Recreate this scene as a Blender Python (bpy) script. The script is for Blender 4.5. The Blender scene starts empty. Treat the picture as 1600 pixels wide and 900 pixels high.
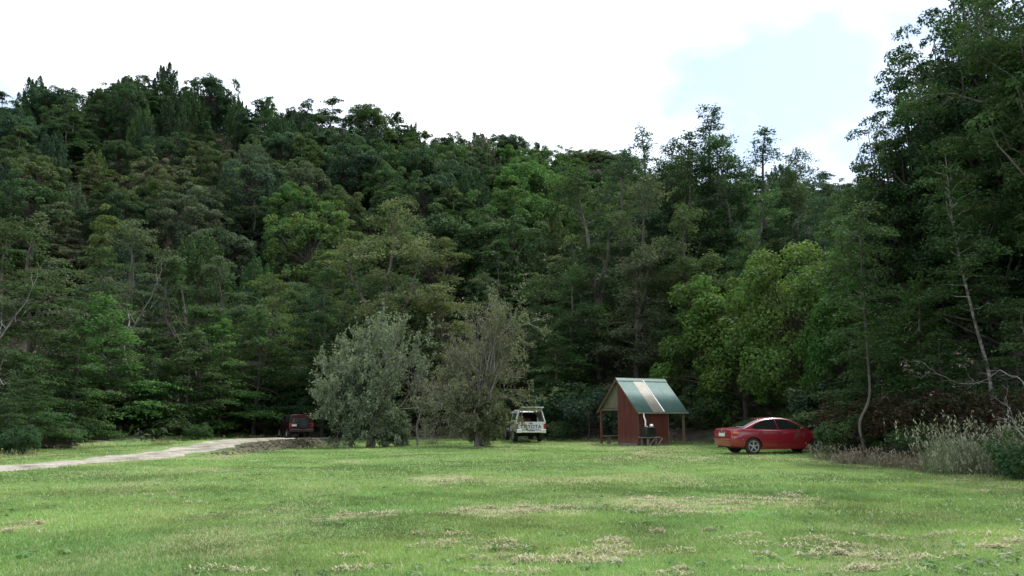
import bpy, bmesh, math, random
import numpy as np
from mathutils import Vector, Matrix

# ------------------------------------------------------------------ camera, sky, sun, exposure
SC = bpy.context.scene
COL = SC.collection
F_PX = 1244.0                       # focal length in pixels of the 1600 px wide photograph
PITCH = math.radians(8.95)
CAM_Z = 1.6
ROTZ = 137.0                         # turn of the cloud pattern
SUN_EL, SUN_AZ = 58.0, 40.0         # azimuth measured from +Y (view direction) towards +X

cam_d = bpy.data.cameras.new('camera')
cam_d.sensor_width = 36.0
cam_d.lens = 36.0 * F_PX / 1600.0
cam_d.clip_start = 0.1
cam_d.clip_end = 3000.0
cam = bpy.data.objects.new('camera', cam_d)
COL.objects.link(cam)
cam.location = (0, 0, CAM_Z)
cam.rotation_euler = (math.pi / 2 + PITCH, 0, 0)
SC.camera = cam

world = bpy.data.worlds.new('World')
SC.world = world
world.use_nodes = True
wt = world.node_tree
for n in list(wt.nodes):
    wt.nodes.remove(n)
w_out = wt.nodes.new('ShaderNodeOutputWorld')
w_bg = wt.nodes.new('ShaderNodeBackground')
w_bg.inputs['Strength'].default_value = 0.1
w_sky = wt.nodes.new('ShaderNodeTexSky')
w_sky.sky_type = 'NISHITA'
w_sky.sun_disc = False
w_sky.sun_elevation = math.radians(SUN_EL)
w_sky.sun_rotation = math.radians(SUN_AZ)
w_tc = wt.nodes.new('ShaderNodeTexCoord')
w_map = wt.nodes.new('ShaderNodeMapping')
w_map.inputs['Scale'].default_value = (1.0, 1.0, 1.6)
w_map.inputs['Location'].default_value = (2.1, 0.7, 0.2)
w_map.inputs['Rotation'].default_value = (0, 0, math.radians(ROTZ))
w_noise = wt.nodes.new('ShaderNodeTexNoise')
w_noise.inputs['Scale'].default_value = 2.2
w_noise.inputs['Detail'].default_value = 6.0
w_noise.inputs['Roughness'].default_value = 0.5
w_ramp = wt.nodes.new('ShaderNodeValToRGB')
w_ramp.color_ramp.elements[0].position = 0.41
w_ramp.color_ramp.elements[0].color = (0.10, 0.10, 0.10, 1)
w_ramp.color_ramp.elements[1].position = 0.66
w_ramp.color_ramp.elements[1].color = (1, 1, 1, 1)
w_mix = wt.nodes.new('ShaderNodeMixRGB')
w_mix.inputs['Color2'].default_value = (12.0, 12.2, 12.6, 1)   # bright cloud cover
wt.links.new(w_tc.outputs['Generated'], w_map.inputs['Vector'])
wt.links.new(w_map.outputs['Vector'], w_noise.inputs['Vector'])
wt.links.new(w_noise.outputs['Fac'], w_ramp.inputs['Fac'])
wt.links.new(w_ramp.outputs['Color'], w_mix.inputs['Fac'])
wt.links.new(w_sky.outputs['Color'], w_mix.inputs['Color1'])
wt.links.new(w_mix.outputs['Color'], w_bg.inputs['Color'])
wt.links.new(w_bg.outputs['Background'], w_out.inputs['Surface'])

sun_d = bpy.data.lights.new('sun', 'SUN')
sun_d.energy = 2.2
sun_d.angle = math.radians(9)
sun_d.color = (1.0, 0.98, 0.94)
sun = bpy.data.objects.new('sun', sun_d)
COL.objects.link(sun)
_e, _a = math.radians(SUN_EL), math.radians(SUN_AZ)
_sd = Vector((math.cos(_e) * math.sin(_a), math.cos(_e) * math.cos(_a), math.sin(_e)))
sun.rotation_euler = _sd.to_track_quat('Z', 'Y').to_euler()
sun.location = _sd * 200

SC.view_settings.view_transform = 'Standard'
SC.view_settings.look = 'None'
SC.view_settings.gamma = 1.0
SC.view_settings.exposure = 0.98
SC.view_settings.use_curve_mapping = False
SC.cycles.use_denoising = True
SC.cycles.max_bounces = 6
SC.cycles.diffuse_bounces = 3
SC.cycles.glossy_bounces = 3
SC.cycles.transmission_bounces = 4
SC.cycles.sample_clamp_indirect = 6.0

# ------------------------------------------------------------------ helpers
def ray(u, v):
    a = (u - 800.0) / F_PX
    b = (450.0 - v) / F_PX
    return Vector((a, math.cos(PITCH) - b * math.sin(PITCH), math.sin(PITCH) + b * math.cos(PITCH)))

def at(u, v, Y):
    """the point of the place that is Y metres in front of the camera on this line of sight"""
    d = ray(u, v)
    return Vector((0, 0, CAM_Z)) + d * (Y / d.y)

def smooth(a, b, x):
    t = np.clip((np.asarray(x, float) - a) / (b - a), 0, 1)
    return t * t * (3 - 2 * t)

class VNoise:
    """smooth 2-D value noise"""
    def __init__(self, seed):
        self.g = np.random.default_rng(seed).random((128, 128))
    def __call__(self, x, y):
        x = np.asarray(x, float); y = np.asarray(y, float)
        xi = np.floor(x).astype(int); yi = np.floor(y).astype(int)
        fx = x - xi; fy = y - yi
        fx = fx * fx * (3 - 2 * fx); fy = fy * fy * (3 - 2 * fy)
        g = self.g
        a = g[xi % 128, yi % 128]; b = g[(xi + 1) % 128, yi % 128]
        c = g[xi % 128, (yi + 1) % 128]; d = g[(xi + 1) % 128, (yi + 1) % 128]
        return (a * (1 - fx) + b * fx) * (1 - fy) + (c * (1 - fx) + d * fx) * fy
    def fbm(self, x, y, oct=4):
        s = 0; amp = 0.5; k = 1.0
        for i in range(oct):
            s = s + amp * self(x * k + 13.7 * i, y * k + 7.1 * i)
            amp *= 0.5; k *= 2.03
        return s / (1 - 0.5 ** oct)
VN = VNoise(5)

def np_mesh(name, verts, faces, smooth_shade=False, attrs=None):
    """faces: (N,3) or (N,4) int array, or list of such arrays"""
    me = bpy.data.meshes.new(name)
    if not isinstance(faces, (list, tuple)):
        faces = [faces]
    faces = [np.asarray(f, np.int32) for f in faces if len(f)]
    verts = np.asarray(verts, np.float32)
    nloop = sum(f.size for f in faces)
    npoly = sum(len(f) for f in faces)
    me.vertices.add(len(verts)); me.loops.add(nloop); me.polygons.add(npoly)
    me.vertices.foreach_set('co', verts.ravel())
    me.loops.foreach_set('vertex_index', np.concatenate([f.ravel() for f in faces]))
    tot = np.concatenate([np.full(len(f), f.shape[1], np.int32) for f in faces])
    start = np.concatenate([[0], np.cumsum(tot)[:-1]]).astype(np.int32)
    me.polygons.foreach_set('loop_start', start)
    me.polygons.foreach_set('loop_total', tot)
    if smooth_shade:
        me.polygons.foreach_set('use_smooth', np.ones(npoly, bool))
    for k, v in (attrs or {}).items():
        a = me.attributes.new(k, 'FLOAT', 'POINT')
        a.data.foreach_set('value', np.asarray(v, np.float32))
    me.update()
    me.validate()
    return me

def link(name, me, mat=None, parent=None, loc=None, rotz=None):
    o = bpy.data.objects.new(name, me)
    COL.objects.link(o)
    if mat is not None and me is not None and not me.materials:
        me.materials.append(mat)
    if parent is not None:
        o.parent = parent
    if loc is not None:
        o.location = loc
    if rotz is not None:
        o.rotation_euler = (0, 0, rotz)
    return o

def tag(o, label=None, cat=None, group=None, kind=None):
    if label: o['label'] = label
    if cat: o['category'] = cat
    if group: o['group'] = group
    if kind: o['kind'] = kind
    return o

def thing(name, label, cat, loc=(0, 0, 0), rotz=0.0, group=None):
    o = link(name, None, None, None, loc, rotz)
    o.empty_display_size = 0.3
    return tag(o, label, cat, group)

class MB:
    """collects simple shapes into one mesh"""
    def __init__(self):
        self.v = []; self.f = []
    def add(self, vs, fs):
        b = len(self.v)
        self.v += [tuple(p) for p in vs]
        self.f += [tuple(i + b for i in f) for f in fs]
        return self
    def box(self, c, s, R=None):
        c = Vector(c)
        vs = []
        for x in (-.5, .5):
            for y in (-.5, .5):
                for z in (-.5, .5):
                    p = Vector((x * s[0], y * s[1], z * s[2]))
                    if R is not None: p = R @ p
                    vs.append(c + p)
        return self.add(vs, [(0, 1, 3, 2), (4, 6, 7, 5), (0, 4, 5, 1), (2, 3, 7, 6), (0, 2, 6, 4), (1, 5, 7, 3)])
    def bar(self, a, b, w, h):
        a = Vector(a); b = Vector(b); d = b - a
        q = d.to_track_quat('X', 'Z').to_matrix()
        return self.box((a + b) / 2, (d.length, w, h), q)
    def tube(self, pts, rad, sides=8, caps=True):
        v, f = tube_arrays([(np.array([tuple(p) for p in pts], float), np.array(rad, float))], sides)
        n = len(pts)
        fs = [tuple(q) for q in f]
        if caps:
            fs.append(tuple(range(sides - 1, -1, -1)))
            fs.append(tuple((n - 1) * sides + i for i in range(sides)))
        return self.add(v, fs)
    def lathe(self, prof, axis='Z', sides=24, c=(0, 0, 0)):
        """prof: list of (r, h)"""
        vs = []; fs = []
        for r, h in prof:
            for k in range(sides):
                a = 2 * math.pi * k / sides
                p = (r * math.cos(a), r * math.sin(a), h)
                if axis == 'Y': p = (p[0], p[2], p[1])
                if axis == 'X': p = (p[2], p[0], p[1])
                vs.append((p[0] + c[0], p[1] + c[1], p[2] + c[2]))
        n = len(prof)
        for i in range(n - 1):
            for k in range(sides):
                k2 = (k + 1) % sides
                fs.append((i * sides + k, i * sides + k2, (i + 1) * sides + k2, (i + 1) * sides + k))
        fs.append(tuple(range(sides - 1, -1, -1)))
        fs.append(tuple((n - 1) * sides + i for i in range(sides)))
        return self.add(vs, fs)
    def mesh(self, name, bevel=0.0, smooth_angle=None):
        me = bpy.data.meshes.new(name)
        me.from_pydata(self.v, [], self.f)
        bm = bmesh.new(); bm.from_mesh(me)
        bmesh.ops.recalc_face_normals(bm, faces=bm.faces)
        if bevel > 0:
            es = [e for e in bm.edges if len(e.link_faces) == 2 and e.calc_face_angle(0) > 0.5]
            bmesh.ops.bevel(bm, geom=es, offset=bevel, segments=2, affect='EDGES', profile=0.5)
        if smooth_angle is not None:
            for f in bm.faces: f.smooth = True
            for e in bm.edges:
                e.smooth = not (len(e.link_faces) == 2 and e.calc_face_angle(0) > smooth_angle)
        bm.to_mesh(me); bm.free()
        return me
    def build(self, name, mat, parent=None, bevel=0.0, smooth_angle=None, loc=None, rotz=None):
        return link(name, self.mesh(name, bevel, smooth_angle), mat, parent, loc, rotz)

def tube_arrays(lines, sides=5):
    """lines: list of (pts Nx3, radii N) -> verts, quads"""
    V = []; Fq = []; base = 0
    ang = np.arange(sides) * 2 * math.pi / sides
    ca, sa = np.cos(ang), np.sin(ang)
    ks = np.arange(sides)
    for pts, rad in lines:
        n = len(pts)
        t = np.gradient(pts, axis=0)
        t /= np.linalg.norm(t, axis=1, keepdims=True) + 1e-9
        up = np.array([0., 0, 1]) if abs(t[:, 2]).mean() < 0.9 else np.array([1., 0, 0])
        a = np.cross(t, up); a /= np.linalg.norm(a, axis=1, keepdims=True) + 1e-9
        b = np.cross(t, a)
        ring = pts[:, None, :] + rad[:, None, None] * (a[:, None, :] * ca[None, :, None] + b[:, None, :] * sa[None, :, None])
        V.append(ring.reshape(-1, 3))
        i = np.arange(n - 1)[:, None] * sides
        q = np.stack([i + ks, i + (ks + 1) % sides, i + sides + (ks + 1) % sides, i + sides + ks], -1).reshape(-1, 4)
        Fq.append(q + base)
        base += n * sides
    return np.concatenate(V), np.concatenate(Fq)

# ------------------------------------------------------------------ materials
def new_mat(name):
    m = bpy.data.materials.new(name)
    m.use_nodes = True
    nt = m.node_tree
    b = nt.nodes['Principled BSDF']
    return m, nt, b

def plain(name, col, rough=0.6, metal=0.0, noise=0.0, nscale=8.0, bump=0.0, coat=0.0, spec=0.5):
    m, nt, b = new_mat(name)
    b.inputs['Roughness'].default_value = rough
    b.inputs['Metallic'].default_value = metal
    b.inputs['Coat Weight'].default_value = coat
    b.inputs['Coat Roughness'].default_value = 0.06
    b.inputs['Specular IOR Level'].default_value = spec
    b.inputs['Base Color'].default_value = (*col, 1)
    if noise > 0 or bump > 0:
        tc = nt.nodes.new('ShaderNodeTexCoord')
        no = nt.nodes.new('ShaderNodeTexNoise')
        no.inputs['Scale'].default_value = nscale
        no.inputs['Detail'].default_value = 6
        no.inputs['Roughness'].default_value = 0.65
        nt.links.new(tc.outputs['Object'], no.inputs['Vector'])
        hs = nt.nodes.new('ShaderNodeHueSaturation')
        hs.inputs['Color'].default_value = (*col, 1)
        mr = nt.nodes.new('ShaderNodeMapRange')
        mr.inputs['From Min'].default_value = 0.3; mr.inputs['From Max'].default_value = 0.7
        mr.inputs['To Min'].default_value = 1 - noise; mr.inputs['To Max'].default_value = 1 + noise
        nt.links.new(no.outputs['Fac'], mr.inputs['Value'])
        nt.links.new(mr.outputs['Result'], hs.inputs['Value'])
        nt.links.new(hs.outputs['Color'], b.inputs['Base Color'])
        if bump > 0:
            bp = nt.nodes.new('ShaderNodeBump')
            bp.inputs['Strength'].default_value = bump
            bp.inputs['Distance'].default_value = 0.02
            nt.links.new(no.outputs['Fac'], bp.inputs['Height'])
            nt.links.new(bp.outputs['Normal'], b.inputs['Normal'])
    return m

def leaf_mat(name, rough=0.5, transl=0.3, spec=0.35, through=(1.2, 1.3, 0.8), use_object_color=True, col=(0.05, 0.09, 0.03), vmin=0.55, vmax=1.5, dry=None):
    """leaf colour = the tree's own colour, varied leaf by leaf; thin leaves let light through"""
    m, nt, b = new_mat(name)
    at_ = nt.nodes.new('ShaderNodeAttribute'); at_.attribute_name = 'tint'
    hs = nt.nodes.new('ShaderNodeHueSaturation')
    mr = nt.nodes.new('ShaderNodeMapRange')
    mr.inputs['To Min'].default_value = vmin; mr.inputs['To Max'].default_value = vmax
    nt.links.new(at_.outputs['Fac'], mr.inputs['Value'])
    nt.links.new(mr.outputs['Result'], hs.inputs['Value'])
    ah = nt.nodes.new('ShaderNodeAttribute'); ah.attribute_name = 'hue'
    mh = nt.nodes.new('ShaderNodeMapRange')
    mh.inputs['To Min'].default_value = 0.478; mh.inputs['To Max'].default_value = 0.525
    nt.links.new(ah.outputs['Fac'], mh.inputs['Value'])
    nt.links.new(mh.outputs['Result'], hs.inputs['Hue'])
    if use_object_color:
        oi = nt.nodes.new('ShaderNodeObjectInfo')
        src = oi.outputs['Color']
    else:
        rgb = nt.nodes.new('ShaderNodeRGB'); rgb.outputs[0].default_value = (*col, 1)
        src = rgb.outputs[0]
    if dry is not None:
        ad = nt.nodes.new('ShaderNodeAttribute'); ad.attribute_name = 'dry'
        mx = nt.nodes.new('ShaderNodeMixRGB'); mx.inputs['Color2'].default_value = (*dry, 1)
        nt.links.new(ad.outputs['Fac'], mx.inputs['Fac'])
        nt.links.new(src, mx.inputs['Color1'])
        src = mx.outputs['Color']
    nt.links.new(src, hs.inputs['Color'])
    nt.links.new(hs.outputs['Color'], b.inputs['Base Color'])
    b.inputs['Roughness'].default_value = rough
    b.inputs['Specular IOR Level'].default_value = spec
    tr = nt.nodes.new('ShaderNodeBsdfTranslucent')
    tc = nt.nodes.new('ShaderNodeMixRGB'); tc.blend_type = 'MULTIPLY'; tc.inputs['Fac'].default_value = 1
    tc.inputs['Color2'].default_value = (*through, 1)
    nt.links.new(hs.outputs['Color'], tc.inputs['Color1'])
    nt.links.new(tc.outputs['Color'], tr.inputs['Color'])
    mix = nt.nodes.new('ShaderNodeMixShader'); mix.inputs['Fac'].default_value = transl
    nt.links.new(b.outputs['BSDF'], mix.inputs[1]); nt.links.new(tr.outputs['BSDF'], mix.inputs[2])
    nt.links.new(mix.outputs['Shader'], nt.nodes['Material Output'].inputs['Surface'])
    return m

def bark_mat(name, c1, c2, scale=6.0, stretch=0.25):
    m, nt, b = new_mat(name)
    tc = nt.nodes.new('ShaderNodeTexCoord')
    mp = nt.nodes.new('ShaderNodeMapping'); mp.inputs['Scale'].default_value = (1, 1, stretch)
    no = nt.nodes.new('ShaderNodeTexNoise'); no.inputs['Scale'].default_value = scale; no.inputs['Detail'].default_value = 8
    no.inputs['Roughness'].default_value = 0.7
    rp = nt.nodes.new('ShaderNodeValToRGB')
    rp.color_ramp.elements[0].position = 0.41; rp.color_ramp.elements[0].color = (*c1, 1)
    rp.color_ramp.elements[1].position = 0.62; rp.color_ramp.elements[1].color = (*c2, 1)
    nt.links.new(tc.outputs['Object'], mp.inputs['Vector']); nt.links.new(mp.outputs['Vector'], no.inputs['Vector'])
    nt.links.new(no.outputs['Fac'], rp.inputs['Fac']); nt.links.new(rp.outputs['Color'], b.inputs['Base Color'])
    bp = nt.nodes.new('ShaderNodeBump'); bp.inputs['Strength'].default_value = 0.6; bp.inputs['Distance'].default_value = 0.03
    nt.links.new(no.outputs['Fac'], bp.inputs['Height']); nt.links.new(bp.outputs['Normal'], b.inputs['Normal'])
    b.inputs['Roughness'].default_value = 0.85
    return m

M_LEAF = leaf_mat('leaf_foliage', rough=0.7, transl=0.35, spec=0.13)
M_LEAF_DULL = leaf_mat('leaf_grey_foliage', rough=0.7, transl=0.25, spec=0.18)
M_BARK = bark_mat('bark_grey_brown', (0.045, 0.038, 0.03), (0.13, 0.115, 0.095))
M_BARK_PALE = bark_mat('bark_pale_mottled', (0.05, 0.047, 0.04), (0.27, 0.255, 0.23), 5.0, 1.6)
M_TWIG = bark_mat('bark_grey_twig', (0.12, 0.11, 0.10), (0.26, 0.245, 0.225), 9.0)
M_DEADWOOD = bark_mat('bleached_dead_wood', (0.10, 0.095, 0.085), (0.30, 0.29, 0.27), 7.0)

def ground_mat(name):
    """mown grass, straw patches, forest litter: colour from where each grows"""
    m, nt, b = new_mat(name)
    L = nt.links.new
    tc = nt.nodes.new('ShaderNodeTexCoord')
    def noise(scale, det=6, rough=0.6):
        n = nt.nodes.new('ShaderNodeTexNoise')
        n.inputs['Scale'].default_value = scale; n.inputs['Detail'].default_value = det; n.inputs['Roughness'].default_value = rough
        L(tc.outputs['Object'], n.inputs['Vector']); return n.outputs['Fac']
    def ramp(fac, p0, c0, p1, c1):
        r = nt.nodes.new('ShaderNodeValToRGB')
        r.color_ramp.elements[0].position = p0; r.color_ramp.elements[0].color = (*c0, 1)
        r.color_ramp.elements[1].position = p1; r.color_ramp.elements[1].color = (*c1, 1)
        L(fac, r.inputs['Fac']); return r.outputs['Color']
    def mixc(f, a, c):
        x = nt.nodes.new('ShaderNodeMixRGB'); L(f, x.inputs['Fac']); L(a, x.inputs['Color1']); L(c, x.inputs['Color2']); return x.outputs['Color']
    def attr(nm):
        a = nt.nodes.new('ShaderNodeAttribute'); a.attribute_name = nm; return a.outputs['Fac']
    def math_(op, a, c):
        x = nt.nodes.new('ShaderNodeMath'); x.operation = op; x.use_clamp = True
        for i, s in enumerate((a, c)):
            if isinstance(s, (int, float)): x.inputs[i].default_value = s
            else: L(s, x.inputs[i])
        return x.outputs[0]
    n_big, n_mid, n_fine, n_tiny = noise(0.28), noise(1.6, 8, 0.7), noise(14, 6, 0.75), noise(70, 4, 0.8)
    green = ramp(n_mid, 0.32, (0.090, 0.175, 0.042), 0.68, (0.165, 0.260, 0.082))
    green = mixc(math_('MULTIPLY', n_big, 0.5), green, ramp(n_fine, 0.3, (0.14, 0.195, 0.065), 0.7, (0.25, 0.29, 0.13)))
    straw = ramp(n_fine, 0.3, (0.22, 0.20, 0.095), 0.7, (0.44, 0.39, 0.25))
    litter = ramp(n_mid, 0.3, (0.022, 0.019, 0.013), 0.7, (0.080, 0.066, 0.048))
    fleck = ramp(n_tiny, 0.55, (0, 0, 0), 0.75, (1, 1, 1))
    lit2 = nt.nodes.new('ShaderNodeRGB'); lit2.outputs[0].default_value = (0.15, 0.125, 0.095, 1)
    litter = mixc(math_('MULTIPLY', fleck, 0.5), litter, lit2.outputs[0])
    dry = math_('MULTIPLY', attr('dry'), math_('ADD', math_('MULTIPLY', n_fine, 1.2), 0.1))
    dry = math_('ADD', dry, math_('MULTIPLY', ramp(n_mid, 0.55, (0, 0, 0), 0.75, (1, 1, 1)), 0.22))
    c = mixc(dry, green, straw)
    c = mixc(attr('litter'), c, litter)
    L(c, b.inputs['Base Color'])
    b.inputs['Roughness'].default_value = 0.9
    b.inputs['Specular IOR Level'].default_value = 0.15
    bp = nt.nodes.new('ShaderNodeBump'); bp.inputs['Strength'].default_value = 0.9; bp.inputs['Distance'].default_value = 0.05
    L(math_('ADD', math_('MULTIPLY', n_fine, 0.6), math_('MULTIPLY', n_tiny, 0.4)), bp.inputs['Height'])
    L(bp.outputs['Normal'], b.inputs['Normal'])
    return m
M_GROUND = ground_mat('meadow_and_forest_floor')

def gravel_mat():
    m, nt, b = new_mat('pale_gravel')
    L = nt.links.new
    tc = nt.nodes.new('ShaderNodeTexCoord')
    n1 = nt.nodes.new('ShaderNodeTexNoise'); n1.inputs['Scale'].default_value = 1.1; n1.inputs['Detail'].default_value = 8
    n2 = nt.nodes.new('ShaderNodeTexVoronoi'); n2.inputs['Scale'].default_value = 22
    L(tc.outputs['Object'], n1.inputs['Vector']); L(tc.outputs['Object'], n2.inputs['Vector'])
    r = nt.nodes.new('ShaderNodeValToRGB')
    r.color_ramp.elements[0].position = 0.3; r.color_ramp.elements[0].color = (0.15, 0.13, 0.09, 1)
    r.color_ramp.elements[1].position = 0.62; r.color_ramp.elements[1].color = (0.37, 0.34, 0.275, 1)
    L(n1.outputs['Fac'], r.inputs['Fac'])
    hs = nt.nodes.new('ShaderNodeHueSaturation'); L(r.outputs['Color'], hs.inputs['Color'])
    mr = nt.nodes.new('ShaderNodeMapRange'); mr.inputs['To Min'].default_value = 0.75; mr.inputs['To Max'].default_value = 1.2
    sp = nt.nodes.new('ShaderNodeSeparateColor'); L(n2.outputs['Color'], sp.inputs[0]); L(sp.outputs[0], mr.inputs['Value'])
    L(mr.outputs['Result'], hs.inputs['Value']); L(hs.outputs['Color'], b.inputs['Base Color'])
    bp = nt.nodes.new('ShaderNodeBump'); bp.inputs['Strength'].default_value = 0.8; bp.inputs['Distance'].default_value = 0.03
    L(n2.outputs['Distance'], bp.inputs['Height']); L(bp.outputs['Normal'], b.inputs['Normal'])
    b.inputs['Roughness'].default_value = 0.95
    return m
M_GRAVEL = gravel_mat()

# ------------------------------------------------------------------ terrain
CLEARING = np.array([(-45, -60), (-36, 0), (-21, 18), (-18.6, 26), (-20.5, 36), (-18.5, 45), (-15.5, 55), (-9, 56), (-3, 51), (3, 48),
                     (9, 46), (11.6, 42), (11.6, 31), (11.4, 25), (12.6, 20.5), (17, 16), (24, 5), (34, -60)], float)

def clearing_distance(x, y):
    """metres outside the clearing (negative inside)"""
    x = np.asarray(x, float); y = np.asarray(y, float)
    d2 = np.full(x.shape, 1e9); inside = np.zeros(x.shape, bool)
    n = len(CLEARING)
    for i in range(n):
        ax, ay = CLEARING[i]; bx, by = CLEARING[(i + 1) % n]
        ex, ey = bx - ax, by - ay
        t = np.clip(((x - ax) * ex + (y - ay) * ey) / (ex * ex + ey * ey), 0, 1)
        d2 = np.minimum(d2, (x - ax - t * ex) ** 2 + (y - ay - t * ey) ** 2)
        cond = (ay > y) != (by > y)
        xin = ax + (y - ay) / (by - ay if by != ay else 1e-9) * ex
        inside ^= cond & (x < xin)
    d = np.sqrt(d2)
    return np.where(inside, -d, d)

ROAD_MID = [(-34, 11.5), (-22, 17.5), (-15.2, 22.6), (-14.1, 27.5), (-13.5, 34), (-12.7, 40), (-12.6, 46), (-13.3, 53), (-16, 62)]

def line_distance(x, y, line):
    x = np.asarray(x, float); y = np.asarray(y, float)
    best = np.full(x.shape, 1e9)
    for (ax, ay), (bx, by) in zip(line[:-1], line[1:]):
        ex, ey = bx - ax, by - ay
        t = np.clip(((x - ax) * ex + (y - ay) * ey) / (ex * ex + ey * ey), 0, 1)
        best = np.minimum(best, np.hypot(x - ax - t * ex, y - ay - t * ey))
    return best

RIDGE_X = [-260, -150, -96, -65, -42, -14, 12, 36, 60, 110, 200, 300]
RIDGE_Z = [40, 50, 52, 56.5, 50.5, 47.0, 41, 37, 36, 42, 48, 40]

def height(x, y):
    x = np.asarray(x, float); y = np.asarray(y, float)
    d = clearing_distance(x, y)
    h = 0.07 * (VN.fbm(x * 0.13 + 4, y * 0.13, 3) - 0.5) * 2 + 0.035 * (VN.fbm(x * 0.9, y * 0.9 + 3, 3) - 0.5) * 2
    # raised road bench with a little bank towards the grass
    rd = line_distance(x, y, ROAD_MID)
    bench = 0.32 * smooth(31, 39, y) * (1 - smooth(42, 48, y))
    h = h + bench * (1 - smooth(1.9, 2.7, rd)) - 0.10 * smooth(33, 40, y) * smooth(1.9, 2.7, rd) * (1 - smooth(-8, -4, x)) * (x > -12.5) * (d < 0)
    # edge of the forest: low bank
    h = h + smooth(0, 3.0, d) * (0.3 + 0.7 * smooth(-12, -6, x)) * (0.55 + 0.35 * VN(x * 0.3, y * 0.3)) * smooth(15, 30, y)
    h = h + 0.5 * smooth(0, 2, d) * (VN.fbm(x * 0.5, y * 0.5, 3) - 0.4) * smooth(15, 30, y)
    # hillside
    R = np.interp(x, RIDGE_X, RIDGE_Z)
    t = (y - 58) / (150 - 58)
    S = np.where(t < 1, np.clip(t, 0, 1) ** 1.12, np.clip(1 - (t - 1) * 0.55, 0.1, 1))
    h = h + R * S * (0.93 + 0.14 * VN.fbm(x * 0.02 + 9, y * 0.02, 3))
    # rising ground under the trees on the right
    h = h + smooth(12, 60, x - 0.15 * np.abs(y - 30)) * 9 * smooth(0, 15, d) * (y < 90)
    # a farther ridge
    h = h + 128 * np.exp(-((x - 40) / 120) ** 2 - ((y - 420) / 70) ** 2)
    return h

def hz(x, y):
    return float(height(np.array([x]), np.array([y]))[0])

def ground_point(u, v):
    """where this line of sight meets the terrain of the clearing"""
    d = ray(u, v); z = 0.0
    for _ in range(12):
        k = (z - CAM_Z) / d.z; z = hz(d.x * k, d.y * k)
    return d.x * k, d.y * k

# straw patches where the cut grass has dried (x, y, rx, ry, strength), metres
def gp(u, v):
    d = ray(u, v); k = -CAM_Z / d.z
    return d.x * k, d.y * k
DRY = []
for (u0, u1, v0, v1, s) in [(520, 625, 797, 814, 0.95), (690, 920, 790, 812, 0.95), (980, 1180, 776, 808, 1.0), (1130, 1285, 770, 798, 0.8),
                            (640, 720, 742, 765, 0.45), (0, 60, 812, 838, 0.9), (660, 720, 836, 856, 0.5), (740, 800, 850, 880, 0.4),
                            (900, 1010, 845, 875, 0.5), (1250, 1420, 846, 885, 0.75), (1380, 1600, 835, 870, 0.55), (1180, 1300, 876, 900, 0.5),
                            (920, 1060, 880, 900, 0.4), (980, 1120, 705, 725, 0.4), (60, 400, 730, 750, 0.35), (330, 520, 880, 900, 0.3),
                            (1440, 1600, 760, 775, 0.4), (1230, 1400, 810, 830, 0.35), (200, 330, 770, 790, 0.3), (430, 560, 758, 772, 0.3)]:
    xa, ya = gp((u0 + u1) / 2, v1); xb, yb = gp((u0 + u1) / 2, v0)
    xl, _ = gp(u0, (v0 + v1) / 2); xr, yc = gp(u1, (v0 + v1) / 2)
    DRY.append(((xl + xr) / 2, (ya + yb) / 2, (xr - xl) / 2, max(0.35, (yb - ya) / 2), s))

def dryness(x, y):
    x = np.asarray(x, float); y = np.asarray(y, float)
    wx = x + 1.6 * (VN.fbm(x * 0.7 + 3, y * 0.7, 3) - 0.5); wy = y + 2.0 * (VN.fbm(x * 0.6 + 40, y * 0.6, 3) - 0.5)
    out = np.zeros(x.shape)
    for cx, cy, rx, ry, s in DRY:
        r = np.sqrt(((wx - cx) / rx) ** 2 + ((wy - cy) / ry) ** 2)
        out = np.maximum(out, s * (1 - smooth(0.55, 1.15, r)))
    out = out * np.clip(-0.25 + 2.5 * VN.fbm(x * 2.6, y * 3.4 + 60, 4), 0.05, 1.25)
    return np.clip(0.85 * out + 0.55 * smooth(0.52, 0.75, VN.fbm(x * 0.55 + 20, y * 0.4 + 9, 4)), 0, 1)

def litterness(x, y):
    d = clearing_distance(x, y)
    n = (VN.fbm(np.asarray(x) * 0.8, np.asarray(y) * 0.8, 3) - 0.5) * 2
    return smooth(-0.6, 0.9, d + n - 2.2 * (1 - smooth(-12, -7, np.asarray(x, float))))

def grow(a, b, n, k):
    t = np.linspace(0, 1, n + 1)[1:] ** k
    return a + (b - a) * t
gx = np.concatenate([grow(-24, -300, 44, 1.9)[::-1], np.arange(-24, 18.01, 0.3), grow(18, 300, 44, 1.9)])
gy = np.concatenate([grow(4, -120, 24, 1.8)[::-1], np.arange(4, 57.01, 0.3), grow(57, 170, 54, 1.2), grow(170, 700, 40, 1.4)])
GX, GY = np.meshgrid(gx, gy, indexing='ij')
GH = height(GX, GY)
nx_, ny_ = GX.shape
gv = np.stack([GX, GY, GH], -1).reshape(-1, 3)
idx = np.arange(nx_ * ny_).reshape(nx_, ny_)
quads = np.stack([idx[:-1, :-1], idx[1:, :-1], idx[1:, 1:], idx[:-1, 1:]], -1).reshape(-1, 4)
qc = gv[quads].mean(1)
qd = clearing_distance(qc[:, 0], qc[:, 1])
g_dry = dryness(gv[:, 0], gv[:, 1]); g_lit = litterness(gv[:, 0], gv[:, 1])
rd_all = line_distance(gv[:, 0], gv[:, 1], ROAD_MID)
bank = (1 - smooth(2.5, 3.1, rd_all + 0.5 * (VN.fbm(gv[:, 0] * 1.5, gv[:, 1] * 1.5, 2) - 0.5))) * smooth(31, 36, gv[:, 1]) * (gv[:, 0] > -13)
g_lit = np.maximum(g_lit, 0.9 * bank)
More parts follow.
